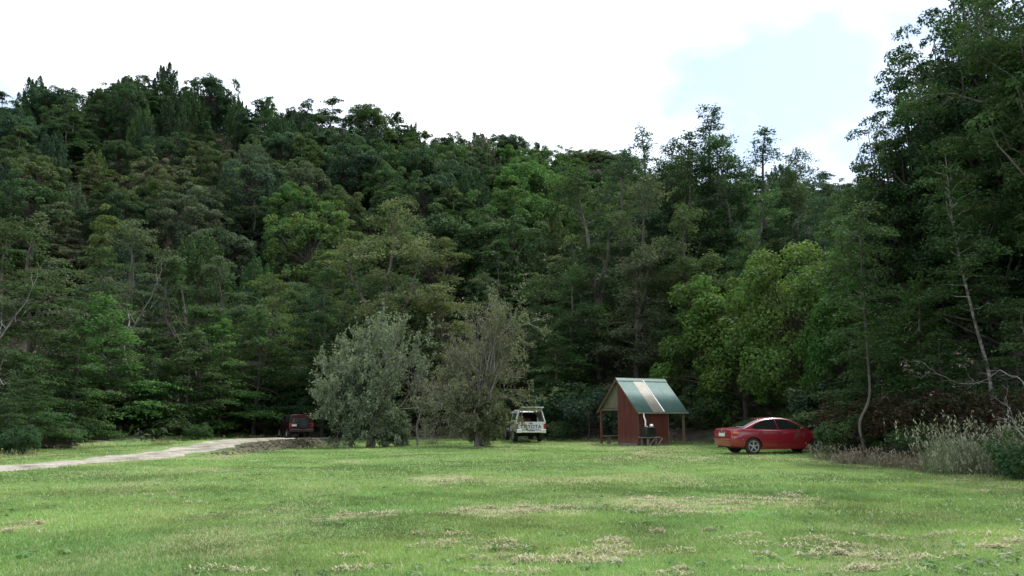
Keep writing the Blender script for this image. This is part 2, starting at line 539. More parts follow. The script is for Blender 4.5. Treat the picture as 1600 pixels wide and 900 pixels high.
def sub_sheet(name, mask, label, kindname):
    fq = quads[mask]
    used, inv = np.unique(fq, return_inverse=True)
    me = np_mesh(name, gv[used], inv.reshape(-1, 4), True, {'dry': g_dry[used], 'litter': g_lit[used]})
    o = link(name, me, M_GROUND)
    return tag(o, label, kindname, kind='structure')
sub_sheet('lawn', qd < 0.6, 'mown grass clearing with straw coloured dry patches', 'lawn')
sub_sheet('hillside', (qd >= 0.6), 'forested hillside rising behind the clearing', 'hill')

# gravel road: a worn strip over the lawn, ragged edges
def resample(line, n):
    p = np.array(line, float); s = np.concatenate([[0], np.cumsum(np.hypot(*np.diff(p, axis=0).T))])
    t = np.linspace(0, s[-1], n)
    q = np.stack([np.interp(t, s, p[:, 0]), np.interp(t, s, p[:, 1])], -1)
    for _ in range(max(2, n // 40)):
        q[1:-1] = 0.25 * q[:-2] + 0.5 * q[1:-1] + 0.25 * q[2:]
    return q
mid_ = resample(ROAD_MID, 420)
tg = np.gradient(mid_, axis=0); tg /= np.linalg.norm(tg, axis=1, keepdims=True); nrm = np.stack([-tg[:, 1], tg[:, 0]], -1)
wl = 1.15 + 0.6 * (VN.fbm(np.arange(420) * 0.15, np.zeros(420), 4) - 0.5) * 2
wr = 1.25 + 0.6 * (VN.fbm(np.arange(420) * 0.15, np.zeros(420) + 31, 4) - 0.5) * 2
K = 13
ws = np.linspace(0, 1, K)
pl = mid_ + nrm * wl[:, None]; pr = mid_ - nrm * wr[:, None]
P = pl[:, None, :] * (1 - ws)[None, :, None] + pr[:, None, :] * ws[None, :, None]
Z = height(P[..., 0], P[..., 1]) + 0.03 * np.sin(ws * math.pi)[None, :] ** 0.5 - 0.03 * np.exp(-((np.abs(ws - 0.5) - 0.27) / 0.07) ** 2)[None, :] + 0.012
Z[:, 0] -= 0.05; Z[:, -1] -= 0.05
rv = np.concatenate([P, Z[..., None]], -1).reshape(-1, 3)
ri = np.arange(420 * K).reshape(420, K)
rq = np.stack([ri[:-1, :-1], ri[:-1, 1:], ri[1:, 1:], ri[1:, :-1]], -1).reshape(-1, 4)
tag(link('gravel_road', np_mesh('gravel_road', rv, rq, True), M_GRAVEL), 'pale gravel track curving into the forest on the left', 'road', kind='structure')

# ------------------------------------------------------------------ trees
def leaves_mesh(name, C, N, S, rng, tint, hue, D=None, aspect=0.6, dry=None):
    """one folded, pointed leaf (or leafy twig) per centre: C centres, N normals, S lengths, D growth directions"""
    n = len(C)
    N = N / (np.linalg.norm(N, axis=1, keepdims=True) + 1e-9)
    if D is None:
        D = rng.normal(size=(n, 3))
    D = D - (D * N).sum(1, keepdims=True) * N
    D /= np.linalg.norm(D, axis=1, keepdims=True) + 1e-9
    B = np.cross(N, D)
    S = S[:, None]
    w = S * aspect * rng.uniform(0.75, 1.25, (n, 1)) * 0.5
    base = C - D * S * 0.5
    tip = C + D * S * 0.5 - N * S * 0.10
    l = C + B * w + N * S * 0.06 - D * S * 0.05
    r = C - B * w + N * S * 0.06 - D * S * 0.05
    V = np.stack([base, r, tip, l], 1).reshape(-1, 3)
    Fq = np.arange(4 * n).reshape(n, 4)
    at_ = {'tint': np.repeat(np.clip(tint, 0, 1), 4), 'hue': np.repeat(np.clip(hue, 0, 1), 4)}
    if dry is not None: at_['dry'] = np.repeat(dry, 4)
    return np_mesh(name, V, Fq, False, at_)

def polyline(p0, p1, rng, n=5, wob=0.06, sag=0.0):
    t = np.linspace(0, 1, n)[:, None]
    p0 = np.asarray(p0, float); p1 = np.asarray(p1, float)
    L = np.linalg.norm(p1 - p0)
    p = p0 * (1 - t) + p1 * t
    w = rng.normal(size=(n, 3)) * wob * L
    w[0] = 0; w[-1] *= 0.3
    p = p + w
    p[:, 2] += sag * L * (t[:, 0] * (1 - t[:, 0])) * 4
    return p

def trunk_line(H, rng, n=12, lean=0.03, wob=0.012):
    t = np.linspace(0, 1, n)
    ax = rng.normal(size=2) * lean * H
    p = np.zeros((n, 3)); p[:, 2] = t * H
    w = np.cumsum(rng.normal(size=(n, 2)) * wob * H, axis=0); w -= w[0]
    p[:, :2] = t[:, None] * ax + w * t[:, None]
    return p

def along(p, t):
    n = len(p) - 1
    f = min(max(t, 0), 0.9999) * n; i = int(f)
    return p[i] * (1 - (f - i)) + p[i + 1] * (f - i)

class Proto:
    def __init__(self, trunk, crown, H, R):
        self.trunk, self.crown, self.H, self.R = trunk, crown, H, R

def wood_mesh(name, groups):
    Vs, Fs, b = [], [], 0
    for lines, sides in groups:
        if not lines: continue
        v, f = tube_arrays(lines, sides)
        Vs.append(v); Fs.append(f + b); b += len(v)
    return np_mesh(name, np.concatenate(Vs), np.concatenate(Fs), True)

def beech(seed, H, R, base=0.1, nl=46, dens=75, leaf=0.13, r0=None, plate=(0.45, 0.95), bark=M_BARK, top=0.10, shape=0.65, leafmat=None, trunk_pts=None, droop=0.18, fill=1.5, leaders=0, thick=0.05):
    """tall tree whose leaves lie in flat, stepped sprays along spreading limbs"""
    rng = np.random.default_rng(seed)
    tr = trunk_line(H, rng) if trunk_pts is None else np.asarray(trunk_pts, float)
    r0 = r0 or H * 0.013
    rad = r0 * (1 - np.linspace(0, 1, len(tr))) ** 0.8 + 0.012
    rad[0] *= 1.5
    limbs, twigs = [], []
    C, N, S, T, Hu = [], [], [], [], []
    mains = [tr]; extra = []
    for k in range(leaders):
        s0 = rng.uniform(0.22, 0.5); a = k * 2.4 + rng.uniform(0, 1.5); p0 = along(tr, s0)
        e = np.array([math.cos(a), math.sin(a), 0]) * R * rng.uniform(0.3, 0.55)
        end = np.array([p0[0] + e[0], p0[1] + e[1], H * rng.uniform(0.62, 0.84)])
        lp = polyline(p0, end, rng, 9, 0.012); lp[1:-1, :2] += e[:2] * 0.25 * np.sin(np.linspace(0, math.pi, 9))[1:-1, None]
        mains.append(lp); extra.append((lp, r0 * 0.6 * (1 - np.linspace(0, 1, 9)) ** 0.8 + 0.012))
    ph = rng.random(6) * 6.28
    for i in range(nl):
        t = base + (1 - base) * ((i + rng.random()) / nl) ** 0.95
        rise = min(1, 0.5 + (t - base) / 0.2)
        f = (1 - t) ** shape * rise + top * (1 - t * 0.6)
        az0 = i * 2.39996
        wav = 1 + 0.28 * math.sin(2 * az0 + ph[0] + t * 5) + 0.22 * math.sin(az0 + ph[1] - t * 9) + 0.15 * math.sin(t * 23 + ph[2])
        L = R * f * rng.uniform(0.55, 1.12) * wav + 0.25
        src = tr; zt = t
        if leaders and 0.4 < t < 0.86 and rng.random() < 0.72:
            src = mains[1 + int(rng.integers(leaders))]
            z0_, z1_ = src[0, 2] / H, src[-1, 2] / H
            zt = min(0.999, max(0.05, (t - z0_) / max(0.05, z1_ - z0_)))
            L *= 0.72
        azm = i * 2.39996 + rng.uniform(-0.6, 0.6)
        el = math.radians(rng.uniform(2, 24) + 38 * t * t)
        p0 = along(src, zt)
        d = np.array([math.cos(azm), math.sin(azm), 0])
        s = np.linspace(0, 1, 6)
        pts = p0 + d * (L * math.cos(el)) * s[:, None]
        pts[:, 2] += L * (math.sin(el) * s - droop * s * s)
        pts[1:] += rng.normal(size=(5, 3)) * 0.03 * L
        limbs.append((pts, min(r0 * 0.6, 0.011 * L + 0.010) * (1 - 0.85 * s)))
        perp = np.array([-d[1], d[0], 0])
        k = max(5, int(2 + L * fill))
        ct = rng.uniform(0.15, 0.85)
        ch = rng.uniform(0.2, 0.8)
        for j in range(k):
            sj = min(1.05, rng.uniform(0.22, 1.05) ** 0.8)
            off = rng.uniform(-1, 1) * 0.42 * L * (1.05 - 0.65 * sj)
            lp = along(pts, sj * 0.95)
            c = lp + perp * off + d * abs(off) * 0.4
            c[2] += rng.normal() * 0.10 - 0.12 * abs(off)
            pr = rng.uniform(*plate) * (0.6 + 0.4 * (1 - t)) * min(1, 0.45 + L * 0.22)
            if abs(off) > 0.3:
                twigs.append((np.stack([lp, (lp + c) / 2 + [0, 0, 0.05], c]), np.array([0.014, 0.009, 0.004])))
            n = max(8, int(dens * pr * pr * 2.2))
            a = rng.random(n) * 2 * math.pi; rr = np.sqrt(rng.random(n)) * pr * (1 + 0.35 * np.sin(a * 3 + rng.random() * 6))
            lx, ly = rr * np.cos(a) * 1.35, rr * np.sin(a) * 0.85
            p = c + d * lx[:, None] + perp * ly[:, None]
            p[:, 2] += lx * (0.15 - droop * 1.3) - 0.22 * rr * rr / pr + rng.normal(size=n) * thick
            C.append(p)
            nn = rng.normal(size=(n, 3)) * (0.42 + thick); nn[:, 2] += 1.0; nn += d * 0.15
            N.append(nn)
            S.append(leaf * rng.uniform(0.65, 1.35, n))
            T.append(np.clip(0.55 * ct + 0.25 * rng.random() + 0.25 * rng.random(n), 0, 1))
            Hu.append(np.clip(ch + rng.normal(size=n) * 0.15, 0, 1))
    C = np.concatenate(C); N = np.concatenate(N); S = np.concatenate(S)
    crown = leaves_mesh('crown', C, N, S, rng, np.concatenate(T), np.concatenate(Hu))
    crown.materials.append(leafmat or M_LEAF)
    wood = wood_mesh('trunk', [([(tr, rad)], 10), (extra, 7), (limbs, 5), (twigs, 3)])
    wood.materials.append(bark)
    return Proto(wood, crown, H, R)

def broadleaf(seed, H, R, base=0.15, K=70, dens=60, leaf=0.16, stems=1, bark=M_BARK, flat=0.9, leafmat=None, clump=(0.16, 0.30), shell=0.5, aspect=0.6, lumps=0.25):
    """rounded tree: leaf clumps set through a lumpy crown"""
    rng = np.random.default_rng(seed)
    tr = trunk_line(H * 0.8, rng, lean=0.04)
    r0 = H * 0.016
    rad = r0 * (1 - np.linspace(0, 1, len(tr))) ** 0.7 + 0.015
    rad[0] *= 1.4
    zc = H * (base + (1 - base) * 0.48); rz = H * (1 - base) * 0.52
    limbs = []; C, N, S, T, Hu = [], [], [], [], []
    lob = rng.normal(size=(9, 3)); lob /= np.linalg.norm(lob, axis=1, keepdims=True)
    for i in range(K):
        d = rng.normal(size=3); d /= np.linalg.norm(d)
        d[2] = abs(d[2]) if rng.random() < 0.35 else d[2]
        bump = 1 - lumps + lumps * 1.6 * np.max(np.clip(lob @ d, 0, 1) ** 6)
        q = rng.uniform(shell, 1.0) * bump
        c = np.array([d[0] * R * q, d[1] * R * q, zc + d[2] * rz * q])
        rc = R * rng.uniform(*clump)
        p0 = along(tr, min(0.98, max(base * 0.9, (c[2] / H) * 0.75)))
        limbs.append((polyline(p0, c, rng, 5, 0.05, 0.05), np.linspace(0.010 * H * 0.5, 0.008, 5)))
        n = int(dens * rc * rc * 9)
        v = rng.normal(size=(n, 3)); v /= np.linalg.norm(v, axis=1, keepdims=True)
        out = np.array([d[0], d[1], d[2] * 0.5 + 0.5]); out /= np.linalg.norm(out)
        flip = (v @ out) < -0.25
        v[flip] -= 2 * (v[flip] @ out)[:, None] * out
        p = c + v * (rc * rng.uniform(0.35, 1.08, n) ** 0.6)[:, None] * np.array([1, 1, flat])
        C.append(p)
        nn = v * 0.8 + rng.normal(size=(n, 3)) * 0.55; nn[:, 2] += 0.55
        N.append(nn); S.append(leaf * rng.uniform(0.6, 1.4, n))
        ct = rng.random(); ch = rng.uniform(0.2, 0.8)
        T.append(np.clip(0.5 * ct + 0.5 * rng.random(n), 0, 1)); Hu.append(np.clip(ch + rng.normal(size=n) * 0.15, 0, 1))
    crown = leaves_mesh('crown', np.concatenate(C), np.concatenate(N), np.concatenate(S), rng, np.concatenate(T), np.concatenate(Hu), aspect=aspect)
    crown.materials.append(leafmat or M_LEAF)
    wood = wood_mesh('trunk', [([(tr, rad)], 8), (limbs, 4)])
    wood.materials.append(bark)
    return Proto(wood, crown, H, R)

def upright(seed, H, R, base=0.2, K=34, dens=170, leaf=0.22, bark=M_BARK, leafmat=None, spread=0.9):
    """many rising leaders, each a feathery spire"""
    rng = np.random.default_rng(seed)
    tr = trunk_line(H * 0.7, rng, lean=0.02)
    rad = H * 0.014 * (1 - np.linspace(0, 1, len(tr))) ** 0.7 + 0.015
    limbs = []; C, N, S, T, Hu, D = [], [], [], [], [], []
    for i in range(K):
        a = i * 2.39996; q = math.sqrt((i + 0.5) / K)
        x, y = R * q * math.cos(a), R * q * math.sin(a)
        ht = H * ((1 - 0.55 * q ** 2.2) + rng.uniform(-0.10, 0.06))
        ln = H * rng.uniform(0.22, 0.42)
        top = np.array([x, y, ht]); bot = np.array([x * 0.72, y * 0.72, ht - ln])
        p0 = along(tr, max(base * 0.6, min(0.95, (ht - ln * 1.3) / (0.7 * H) * 0.7)))
        limbs.append((np.concatenate([polyline(p0, bot, rng, 4, 0.05), polyline(bot, top, rng, 4, 0.02)[1:]]), np.linspace(0.05, 0.008, 7)))
        w = R * rng.uniform(0.2, 0.36)
        n = int(dens * ln * w)
        s = rng.random(n) ** 0.8
        ax = bot + (top - bot) * s[:, None]
        v = rng.normal(size=(n, 3)) * np.array([1, 1, 0.5]); v /= np.linalg.norm(v, axis=1, keepdims=True)
        p = ax + v * (w * (1.02 - s) ** 0.7 * rng.uniform(0.5, 1.1, n))[:, None]
        C.append(p); nn = v + rng.normal(size=(n, 3)) * 0.5; N.append(nn)
        dd = v * spread + rng.normal(size=(n, 3)) * 0.3; dd[:, 2] += 1.0; D.append(dd)
        S.append(leaf * rng.uniform(0.7, 1.5, n))
        ct = rng.random(); ch = rng.uniform(0.25, 0.75)
        T.append(np.clip(0.45 * ct + 0.55 * rng.random(n), 0, 1)); Hu.append(np.clip(ch + rng.normal(size=n) * 0.15, 0, 1))
    crown = leaves_mesh('crown', np.concatenate(C), np.concatenate(N), np.concatenate(S), rng, np.concatenate(T), np.concatenate(Hu), np.concatenate(D), aspect=0.45)
    crown.materials.append(leafmat or M_LEAF)
    wood = wood_mesh('trunk', [([(tr, rad)], 7), (limbs, 4)])
    wood.materials.append(bark)
    return Proto(wood, crown, H, R)

def branching(rng, p, d, L, r, level, maxlevel, lines, tips, kids=(3, 5), up=0.25, ang=0.6, shrink=(0.5, 0.75)):
    """a bare, forking branch; tips collect where leaves may sit"""
    n = 5 if level < maxlevel else 3
    pts = [np.array(p, float)]; dd = np.array(d, float)
    for i in range(n - 1):
        dd = dd + rng.normal(size=3) * 0.13; dd[2] += up * 0.12
        dd /= np.linalg.norm(dd)
        pts.append(pts[-1] + dd * L / (n - 1))
    pts = np.array(pts)
    lines.append((level, pts, r * (1 - np.linspace(0, 1, n) * 0.6)))
    if level >= maxlevel:
        tips.append((pts, dd.copy())); return
    for k in range(rng.integers(kids[0], kids[1] + 1)):
        s = rng.uniform(0.3, 1.0) if k else 1.0
        q = along(pts, s)
        nd = dd + rng.normal(size=3) * ang; nd[2] += up
        nd /= np.linalg.norm(nd)
        branching(rng, q, nd, L * rng.uniform(*shrink), max(0.004, r * 0.5), level + 1, maxlevel, lines, tips, kids, up, ang, shrink)

def twiggy(seed, H, R, stems, maxlevel, leaf, per_tip, leafmat, bark, trunk_h, trunk_r, leafy=None, kids=(3, 5), low=0.0, ang=0.55, upk=0.32):
    """small tree on a short trunk: a dense brush of fine twigs, leaves only near their ends"""
    rng = np.random.default_rng(seed)
    lines, tips = [], []
    tr = polyline((0, 0, -0.1), (0.05, 0.0, trunk_h), rng, 6, 0.03)
    lines.append((0, tr, trunk_r * np.linspace(1.35, 0.8, 6)))
    for i in range(stems):
        a = i * 2.39996 + rng.uniform(-0.3, 0.3)
        cz = -0.8 + 1.8 * ((i * 0.618034) % 1.0) if low > 0 else rng.uniform(0.3, 1.0)
        cr = math.sqrt(max(0, 1 - cz * cz)); zc = (H + low * 0.6) / 2
        tgt = np.array([math.cos(a) * cr * R, math.sin(a) * cr * R, zc + cz * (H - zc)])
        st = along(tr, rng.uniform(0.55, 1.0))
        d = tgt - st; reach = np.linalg.norm(d); d /= reach
        if low > 0: d[2] -= 0.10
        branching(rng, st, d, reach * 0.55 * rng.uniform(0.85, 1.08), trunk_r * rng.uniform(0.18, 0.34), 1, maxlevel, lines, tips, kids, upk * (0.5 + 0.5 * max(0, cz)), ang, (0.40, 0.62))
    C, N, S, T, Hu = [], [], [], [], []
    for pts, d in tips:
        e = pts[-1]
        w = 1.0 if leafy is None else leafy(e, rng)
        n = rng.poisson(per_tip * w)
        if n == 0: continue
        s = rng.random(n)
        p = np.stack([along(pts, k) for k in s]) + rng.normal(size=(n, 3)) * 0.06
        C.append(p); N.append(rng.normal(size=(n, 3)) * 0.7 + [0, 0, 0.6]); S.append(leaf * rng.uniform(0.6, 1.4, n))
        T.append(np.clip(0.4 * rng.random() + 0.6 * rng.random(n), 0, 1)); Hu.append(np.clip(rng.uniform(0.2, 0.8) + rng.normal(size=n) * 0.15, 0, 1))
    g = {}
    for lv, p, r in lines: g.setdefault(lv, []).append((p, r))
    wood = wood_mesh('trunk', [(g[k], 8 if k == 0 else 5 if k == 1 else 3) for k in sorted(g)])
    wood.materials.append(bark)
    crown = None
    if C:
        crown = leaves_mesh('crown', np.concatenate(C), np.concatenate(N), np.concatenate(S), rng, np.concatenate(T), np.concatenate(Hu), aspect=0.62)
        crown.materials.append(leafmat)
    return Proto(wood, crown, H, R)

def place(name, pr, x, y, H, label, color, rot=0.0, wide=1.0, cat='tree', group=None, z=None, tilt=(0, 0)):
    s = H / pr.H
    t = thing(name, label, cat, (x, y, (hz(x, y) if z is None else z) - 0.1), rot, group)
    t.rotation_euler = (tilt[0], tilt[1], rot)
    t.scale = (s * wide, s * wide, s)
    link('trunk', pr.trunk, None, t)
    if pr.crown is not None:
        c = link('crown', pr.crown, None, t)
        c.color = (*color, 1)
    return t

def top_h(u, v, Y):
    """tree height so that its tip stands on this line of sight"""
    p = at(u, v, Y)
    return p.z - hz(p.x, p.y) + 0.1

# ---- prototypes
B_EDGE = [beech(11, 16, 5.2, base=0.04, nl=72, dens=60, leaf=0.18, plate=(0.55, 1.15), fill=2.2, leaders=2, thick=0.075),
          beech(12, 17, 5.8, base=0.05, nl=72, dens=58, leaf=0.18, shape=0.55, plate=(0.55, 1.15), fill=2.2, leaders=3, thick=0.075),
          beech(13, 15, 4.6, base=0.04, nl=70, dens=70, leaf=0.18, shape=0.75, plate=(0.55, 1.1), fill=2.3, leaders=2, thick=0.075)]
B_TALL = [beech(21, 24, 5.0, base=0.04, nl=110, dens=48, leaf=0.20, shape=0.45, top=0.14, plate=(0.5, 1.05), fill=2.2, leaders=2, thick=0.16),
          beech(22, 24, 5.6, base=0.04, nl=104, dens=46, leaf=0.20, shape=0.42, top=0.14, plate=(0.55, 1.1), fill=2.0, leaders=3, thick=0.16),
          beech(23, 25, 3.6, base=0.12, nl=96, dens=80, leaf=0.19, shape=0.6, top=0.24, plate=(0.45, 0.85), fill=2.4, leaders=1, thick=0.14)]
B_YOUNG = [beech(31, 7, 2.6, base=0.06, nl=40, dens=120, leaf=0.14, plate=(0.45, 0.9), fill=2.6),
           beech(32, 8, 2.4, base=0.05, nl=42, dens=120, leaf=0.14, plate=(0.45, 0.9), shape=0.85, fill=2.6)]
B_NEAR = [beech(41, 24, 5.2, base=0.36, nl=120, dens=95, leaf=0.155, shape=0.4, plate=(0.55, 1.1), bark=M_BARK_PALE, r0=0.24, fill=2.3, leaders=2, thick=0.12),
          broadleaf(42, 22, 4.3, base=0.02, K=320, dens=30, leaf=0.18, clump=(0.13, 0.24), lumps=0.55, flat=0.55, shell=0.35, aspect=0.55)]
R_TREE = [broadleaf(51, 9, 4.4, base=0.02, K=120, dens=36, leaf=0.20, clump=(0.13, 0.24), lumps=0.35),
          broadleaf(52, 10, 4.6, base=0.02, K=120, dens=36, leaf=0.20, clump=(0.13, 0.24), lumps=0.3)]
H_ROUND = [broadleaf(61, 12, 4.6, base=0.06, K=170, dens=28, leaf=0.25, clump=(0.10, 0.20), lumps=0.28),
           broadleaf(62, 12, 4.2, base=0.1, K=160, dens=30, leaf=0.25, clump=(0.11, 0.21), lumps=0.35),
           broadleaf(63, 12, 5.2, base=0.12, K=180, dens=27, leaf=0.25, clump=(0.09, 0.18), lumps=0.32)]
H_UP = [upright(71, 13, 3.6, K=36, dens=95, leaf=0.29), upright(72, 14, 3.2, K=28, dens=95, leaf=0.29), upright(73, 12, 4.2, K=44, dens=82, leaf=0.29)]
H_LAYER = [beech(81, 13, 4.6, base=0.1, nl=46, dens=34, leaf=0.30, plate=(0.8, 1.5), fill=2.0, leaders=2), beech(82, 12, 4.2, base=0.1, nl=44, dens=34, leaf=0.30, plate=(0.8, 1.5), fill=2.0, shape=0.5, leaders=2)]
SHRUB = [broadleaf(91, 2.2, 1.5, base=0.0, K=36, dens=90, leaf=0.13, clump=(0.2, 0.36)), broadleaf(92, 1.6, 1.3, base=0.0, K=30, dens=90, leaf=0.11, clump=(0.2, 0.36))]

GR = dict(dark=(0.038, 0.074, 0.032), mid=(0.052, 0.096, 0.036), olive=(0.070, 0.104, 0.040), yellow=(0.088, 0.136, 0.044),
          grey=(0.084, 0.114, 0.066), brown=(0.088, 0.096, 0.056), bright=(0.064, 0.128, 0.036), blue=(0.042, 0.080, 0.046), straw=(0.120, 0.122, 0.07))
def vary(c, rng, a=0.15):
    k = rng.uniform(1 - a, 1 + a)
    return tuple(min(0.3, ch * k * rng.uniform(0.94, 1.06)) for ch in c)
trng = np.random.default_rng(77)

# ---- forest edge on the left, behind the gravel road
def edge_tree(u, v, Y, pr, tone, label, wide=1.0, name='beech_tree', group='beech trees along the forest edge', rot=None):
    p = at(u, v, Y)
    return place(name, pr, p.x, p.y, top_h(u, v, Y), label, vary(GR[tone] if isinstance(tone, str) else tone, trng, 0.12),
                 trng.uniform(0, 6.28) if rot is None else rot, wide, 'tree', group)

EDGE = [
    (-120, 330, 38, 0, 'mid', 'big layered beech whose boughs reach in from beyond the left edge', 1.1),
    (-10, 345, 40, 1, 'mid', 'tall spreading beech at the extreme left, beside the gravel track', 1.1),
    (75, 352, 47, 2, 'grey', 'grey-green beech second from the left above the track', 1.15),
    (155, 390, 50, 0, 'mid', 'dark layered beech below the bleached dead branches on the left', 1.05),
    (225, 352, 57, 1, 'grey', 'grey-green beech directly behind the bleached dead branches', 1.15),
    (300, 400, 56, 2, 'mid', 'beech with stepped sprays halfway between left edge and red four-wheel drive', 1.15),
    (345, 405, 61, 0, 'grey', 'pale grey-green beech with a dark bare limb across its crown', 1.25),
    (425, 432, 58, 1, 'yellow', 'lighter green beech rising above the red four-wheel drive', 1.1),
    (470, 440, 66, 2, 'mid', 'beech behind the red four-wheel drive, right of the lighter green one', 1.1),
    (512, 425, 55, 1, 'dark', 'dark beech added to shade the red four-wheel drive from the right', 0.9),  # added so its crown keeps the sun off the four-wheel drive
    (520, 420, 70, 0, 'olive', 'beech between the red four-wheel drive and the large olive beech', 1.1),
]
for u, v, Y, k, tone, lab, wd in EDGE:
    edge_tree(u, v, Y, B_EDGE[k], tone, lab, wd)
YOUNG = [
    (60, 560, 36.5, 0, 'mid', 'young beech low at the left edge above the dirt mound'),
    (125, 500, 43, 1, 'mid', 'young beech leaning over the track verge, second sapling from the left'),
    (178, 470, 47, 0, 'bright', 'slender young beech with bright stepped sprays behind the grass verge'),
    (235, 545, 48.5, 1, 'dark', 'dark young beech in the shade behind the grass verge'),
    (300, 520, 50, 0, 'mid', 'young beech behind the small forked bush by the track'),
    (352, 500, 52, 1, 'bright', 'young beech with light green tips right of the forked bush'),
    (405, 490, 55, 0, 'mid', 'young beech overhanging the track just left of the red four-wheel drive'),
    (452, 540, 60, 1, 'dark', 'dark young beech hanging over the red four-wheel drive roof'),
    (20, 610, 33, 1, 'dark', 'small dark beech sapling at the bottom left corner of the forest'),
]
for u, v, Y, k, tone, lab in YOUNG:
    edge_tree(u, v, Y, B_YOUNG[k], tone, lab, 1.15, 'young_beech_tree', 'young beeches at the forest edge')

# ---- middle: the large olive beech and its neighbours behind the two round trees
edge_tree(606, 308, 55, B_TALL[1], (0.135, 0.165, 0.075), 'large olive-tinged beech towering behind the two round trees', 1.28)
edge_tree(688, 375, 56, B_EDGE[0], (0.122, 0.150, 0.062), 'olive beech leaning against the right side of the large olive one', 1.0)
edge_tree(555, 400, 59, B_EDGE[2], (0.060, 0.090, 0.036), 'lower beech against the left side of the large olive one', 1.05)
edge_tree(650, 480, 56, B_YOUNG[0], 'olive', 'young olive beech showing between the two round trees', 1.2, 'young_beech_tree', 'young beeches at the forest edge')
edge_tree(760, 430, 66, B_EDGE[1], 'grey', 'grey-green beech behind the round tree beside the white utility', 1.1)
edge_tree(832, 440, 62, B_EDGE[0], 'mid', 'beech above the white utility vehicle', 1.1)
edge_tree(868, 520, 53, B_YOUNG[1], 'mid', 'young beech just right of the white utility vehicle', 1.35, 'young_beech_tree', 'young beeches at the forest edge')

# ---- tall beeches behind the shelter
TALL = [
    (935, 262, 60, 1, 'mid', 'broad tall beech with a grey limb skeleton left of the shelter', 1.25),
    (985, 285, 55, 0, 'grey', 'tall beech with a bare grey trunk directly behind the shelter', 1.15),
    (1003, 205, 68, 2, 'mid', 'thin wispy-topped beech left of the tallest tip', 1.2),
    (1050, 238, 64, 0, 'mid', 'tall beech between the wispy tops behind the shelter ridge', 1.15),
    (1112, 172, 66, 2, 'blue', 'tallest thin beech whose tip stands highest behind the shelter', 1.35),
    (1150, 225, 63, 1, 'mid', 'tall beech just right of the tallest tip', 1.0),
    (1195, 205, 66, 2, 'blue', 'thin pointed beech against the white sky above the bright bush', 1.35),
    (1240, 262, 64, 0, 'mid', 'shorter tall beech right of the thin pointed one', 1.0),
    (1080, 330, 54, 0, 'olive', 'olive beech in front of the tall group behind the shelter', 1.2),
    (1170, 370, 52, 1, 'mid', 'wide beech in front of the tall group above the bright bush', 1.0),
    (1290, 290, 58, 2, 'blue', 'beech in the sky gap left of the big right-hand trees', 1.4),
    (962, 248, 66, 0, 'blue', 'tall dark beech behind the left shoulder of the shelter group', 1.1),
    (1026, 222, 68, 1, 'blue', 'tall beech second row, between the two leftmost wispy tops', 1.0),
    (1078, 212, 69, 2, 'blue', 'thin beech second row, just left of the tallest tip', 1.5),
    (1218, 240, 68, 1, 'blue', 'tall beech second row, right of the thin pointed one', 1.0),
    (1262, 285, 61, 0, 'mid', 'rounded tall beech at the right end of the shelter group', 1.0),
    (890, 420, 56, 0, 'mid', 'beech between the white utility vehicle and the shelter', 1.2),
]
for u, v, Y, k, tone, lab, wd in TALL:
    edge_tree(u, v, Y, B_TALL[k], tone, lab, wd)

# ---- bright broad-leaved trees behind the red sedan
edge_tree(1155, 432, 47.5, R_TREE[0], (0.082, 0.152, 0.038), 'bright green bushy tree spreading right of the shelter roof', 1.02, 'broadleaf_tree', 'bright bushy trees behind the sedan')
edge_tree(1235, 385, 43, R_TREE[1], (0.086, 0.158, 0.040), 'taller bright green bushy tree rising behind the red sedan', 0.95, 'broadleaf_tree', 'bright bushy trees behind the sedan')
edge_tree(1305, 440, 37.5, R_TREE[0], (0.045, 0.095, 0.024), 'bushy tree drooping over the bonnet of the red sedan', 0.72, 'broadleaf_tree', 'bright bushy trees behind the sedan', rot=2.1)

# ---- big dark trees on the right
NEAR = [
    (1372, 200, 37, 1, 'mid', 'leftmost of the big right-hand beeches, sloping down to the bright bush', 0.95),
    (1435, 95, 36, 1, 'mid', 'second of the big right-hand beeches counted from the bright bush', 0.9),
    (1485, 10, 34.5, 1, 'mid', 'big right-hand beech with ragged left side against the sky', 0.9),
    (1530, -80, 32, 1, 'dark', 'huge dark beech standing just inside the right-hand forest', 0.95),
    (1556, -140, 27.5, 0, 'mid', 'huge beech with a pale mottled trunk at the right edge', 0.85),
    (1640, -60, 25.5, 1, 'mid', 'dark leafy beech cut by the right edge of the view', 1.0),
    (1500, 120, 41, 1, 'blue', 'dark beech deep behind the pale mottled trunk', 1.3),
    (1440, 220, 46, 1, 'blue', 'dark beech deep in the right-hand forest behind the ragged one', 1.3),
    (1600, 60, 38, 1, 'blue', 'dark beech deep in the forest at the far right', 1.3),
    (1540, 200, 33, 1, 'dark', 'dark lower beech right behind the pale mottled trunk', 1.3),
    (1660, 200, 31, 1, 'dark', 'dark lower beech half cut off by the right edge, behind the tall grass', 1.3),
    (1760, -60, 27, 1, 'mid', 'beech whose boughs reach in high up from beyond the right edge', 1.0),
    (1330, 330, 48, 1, 'blue', 'dark low beech filling the gap above the sedan bonnet', 1.4),
]
for u, v, Y, k, tone, lab, wd in NEAR:
    edge_tree(u, v, Y, B_NEAR[k], tone, lab, wd, group='big beeches on the right')
YN = [(1365, 500, 31, 0, 'mid', 'young beech drooping above the S-bent sapling'),
      (1430, 440, 29.5, 1, 'bright', 'young beech with lit green sprays left of the pale trunks'),
      (1470, 520, 27.5, 0, 'mid', 'small young beech low between the sapling and the pale trunks'),
      (1600, 470, 24, 1, 'mid', 'young beech hanging into view at the right edge')]
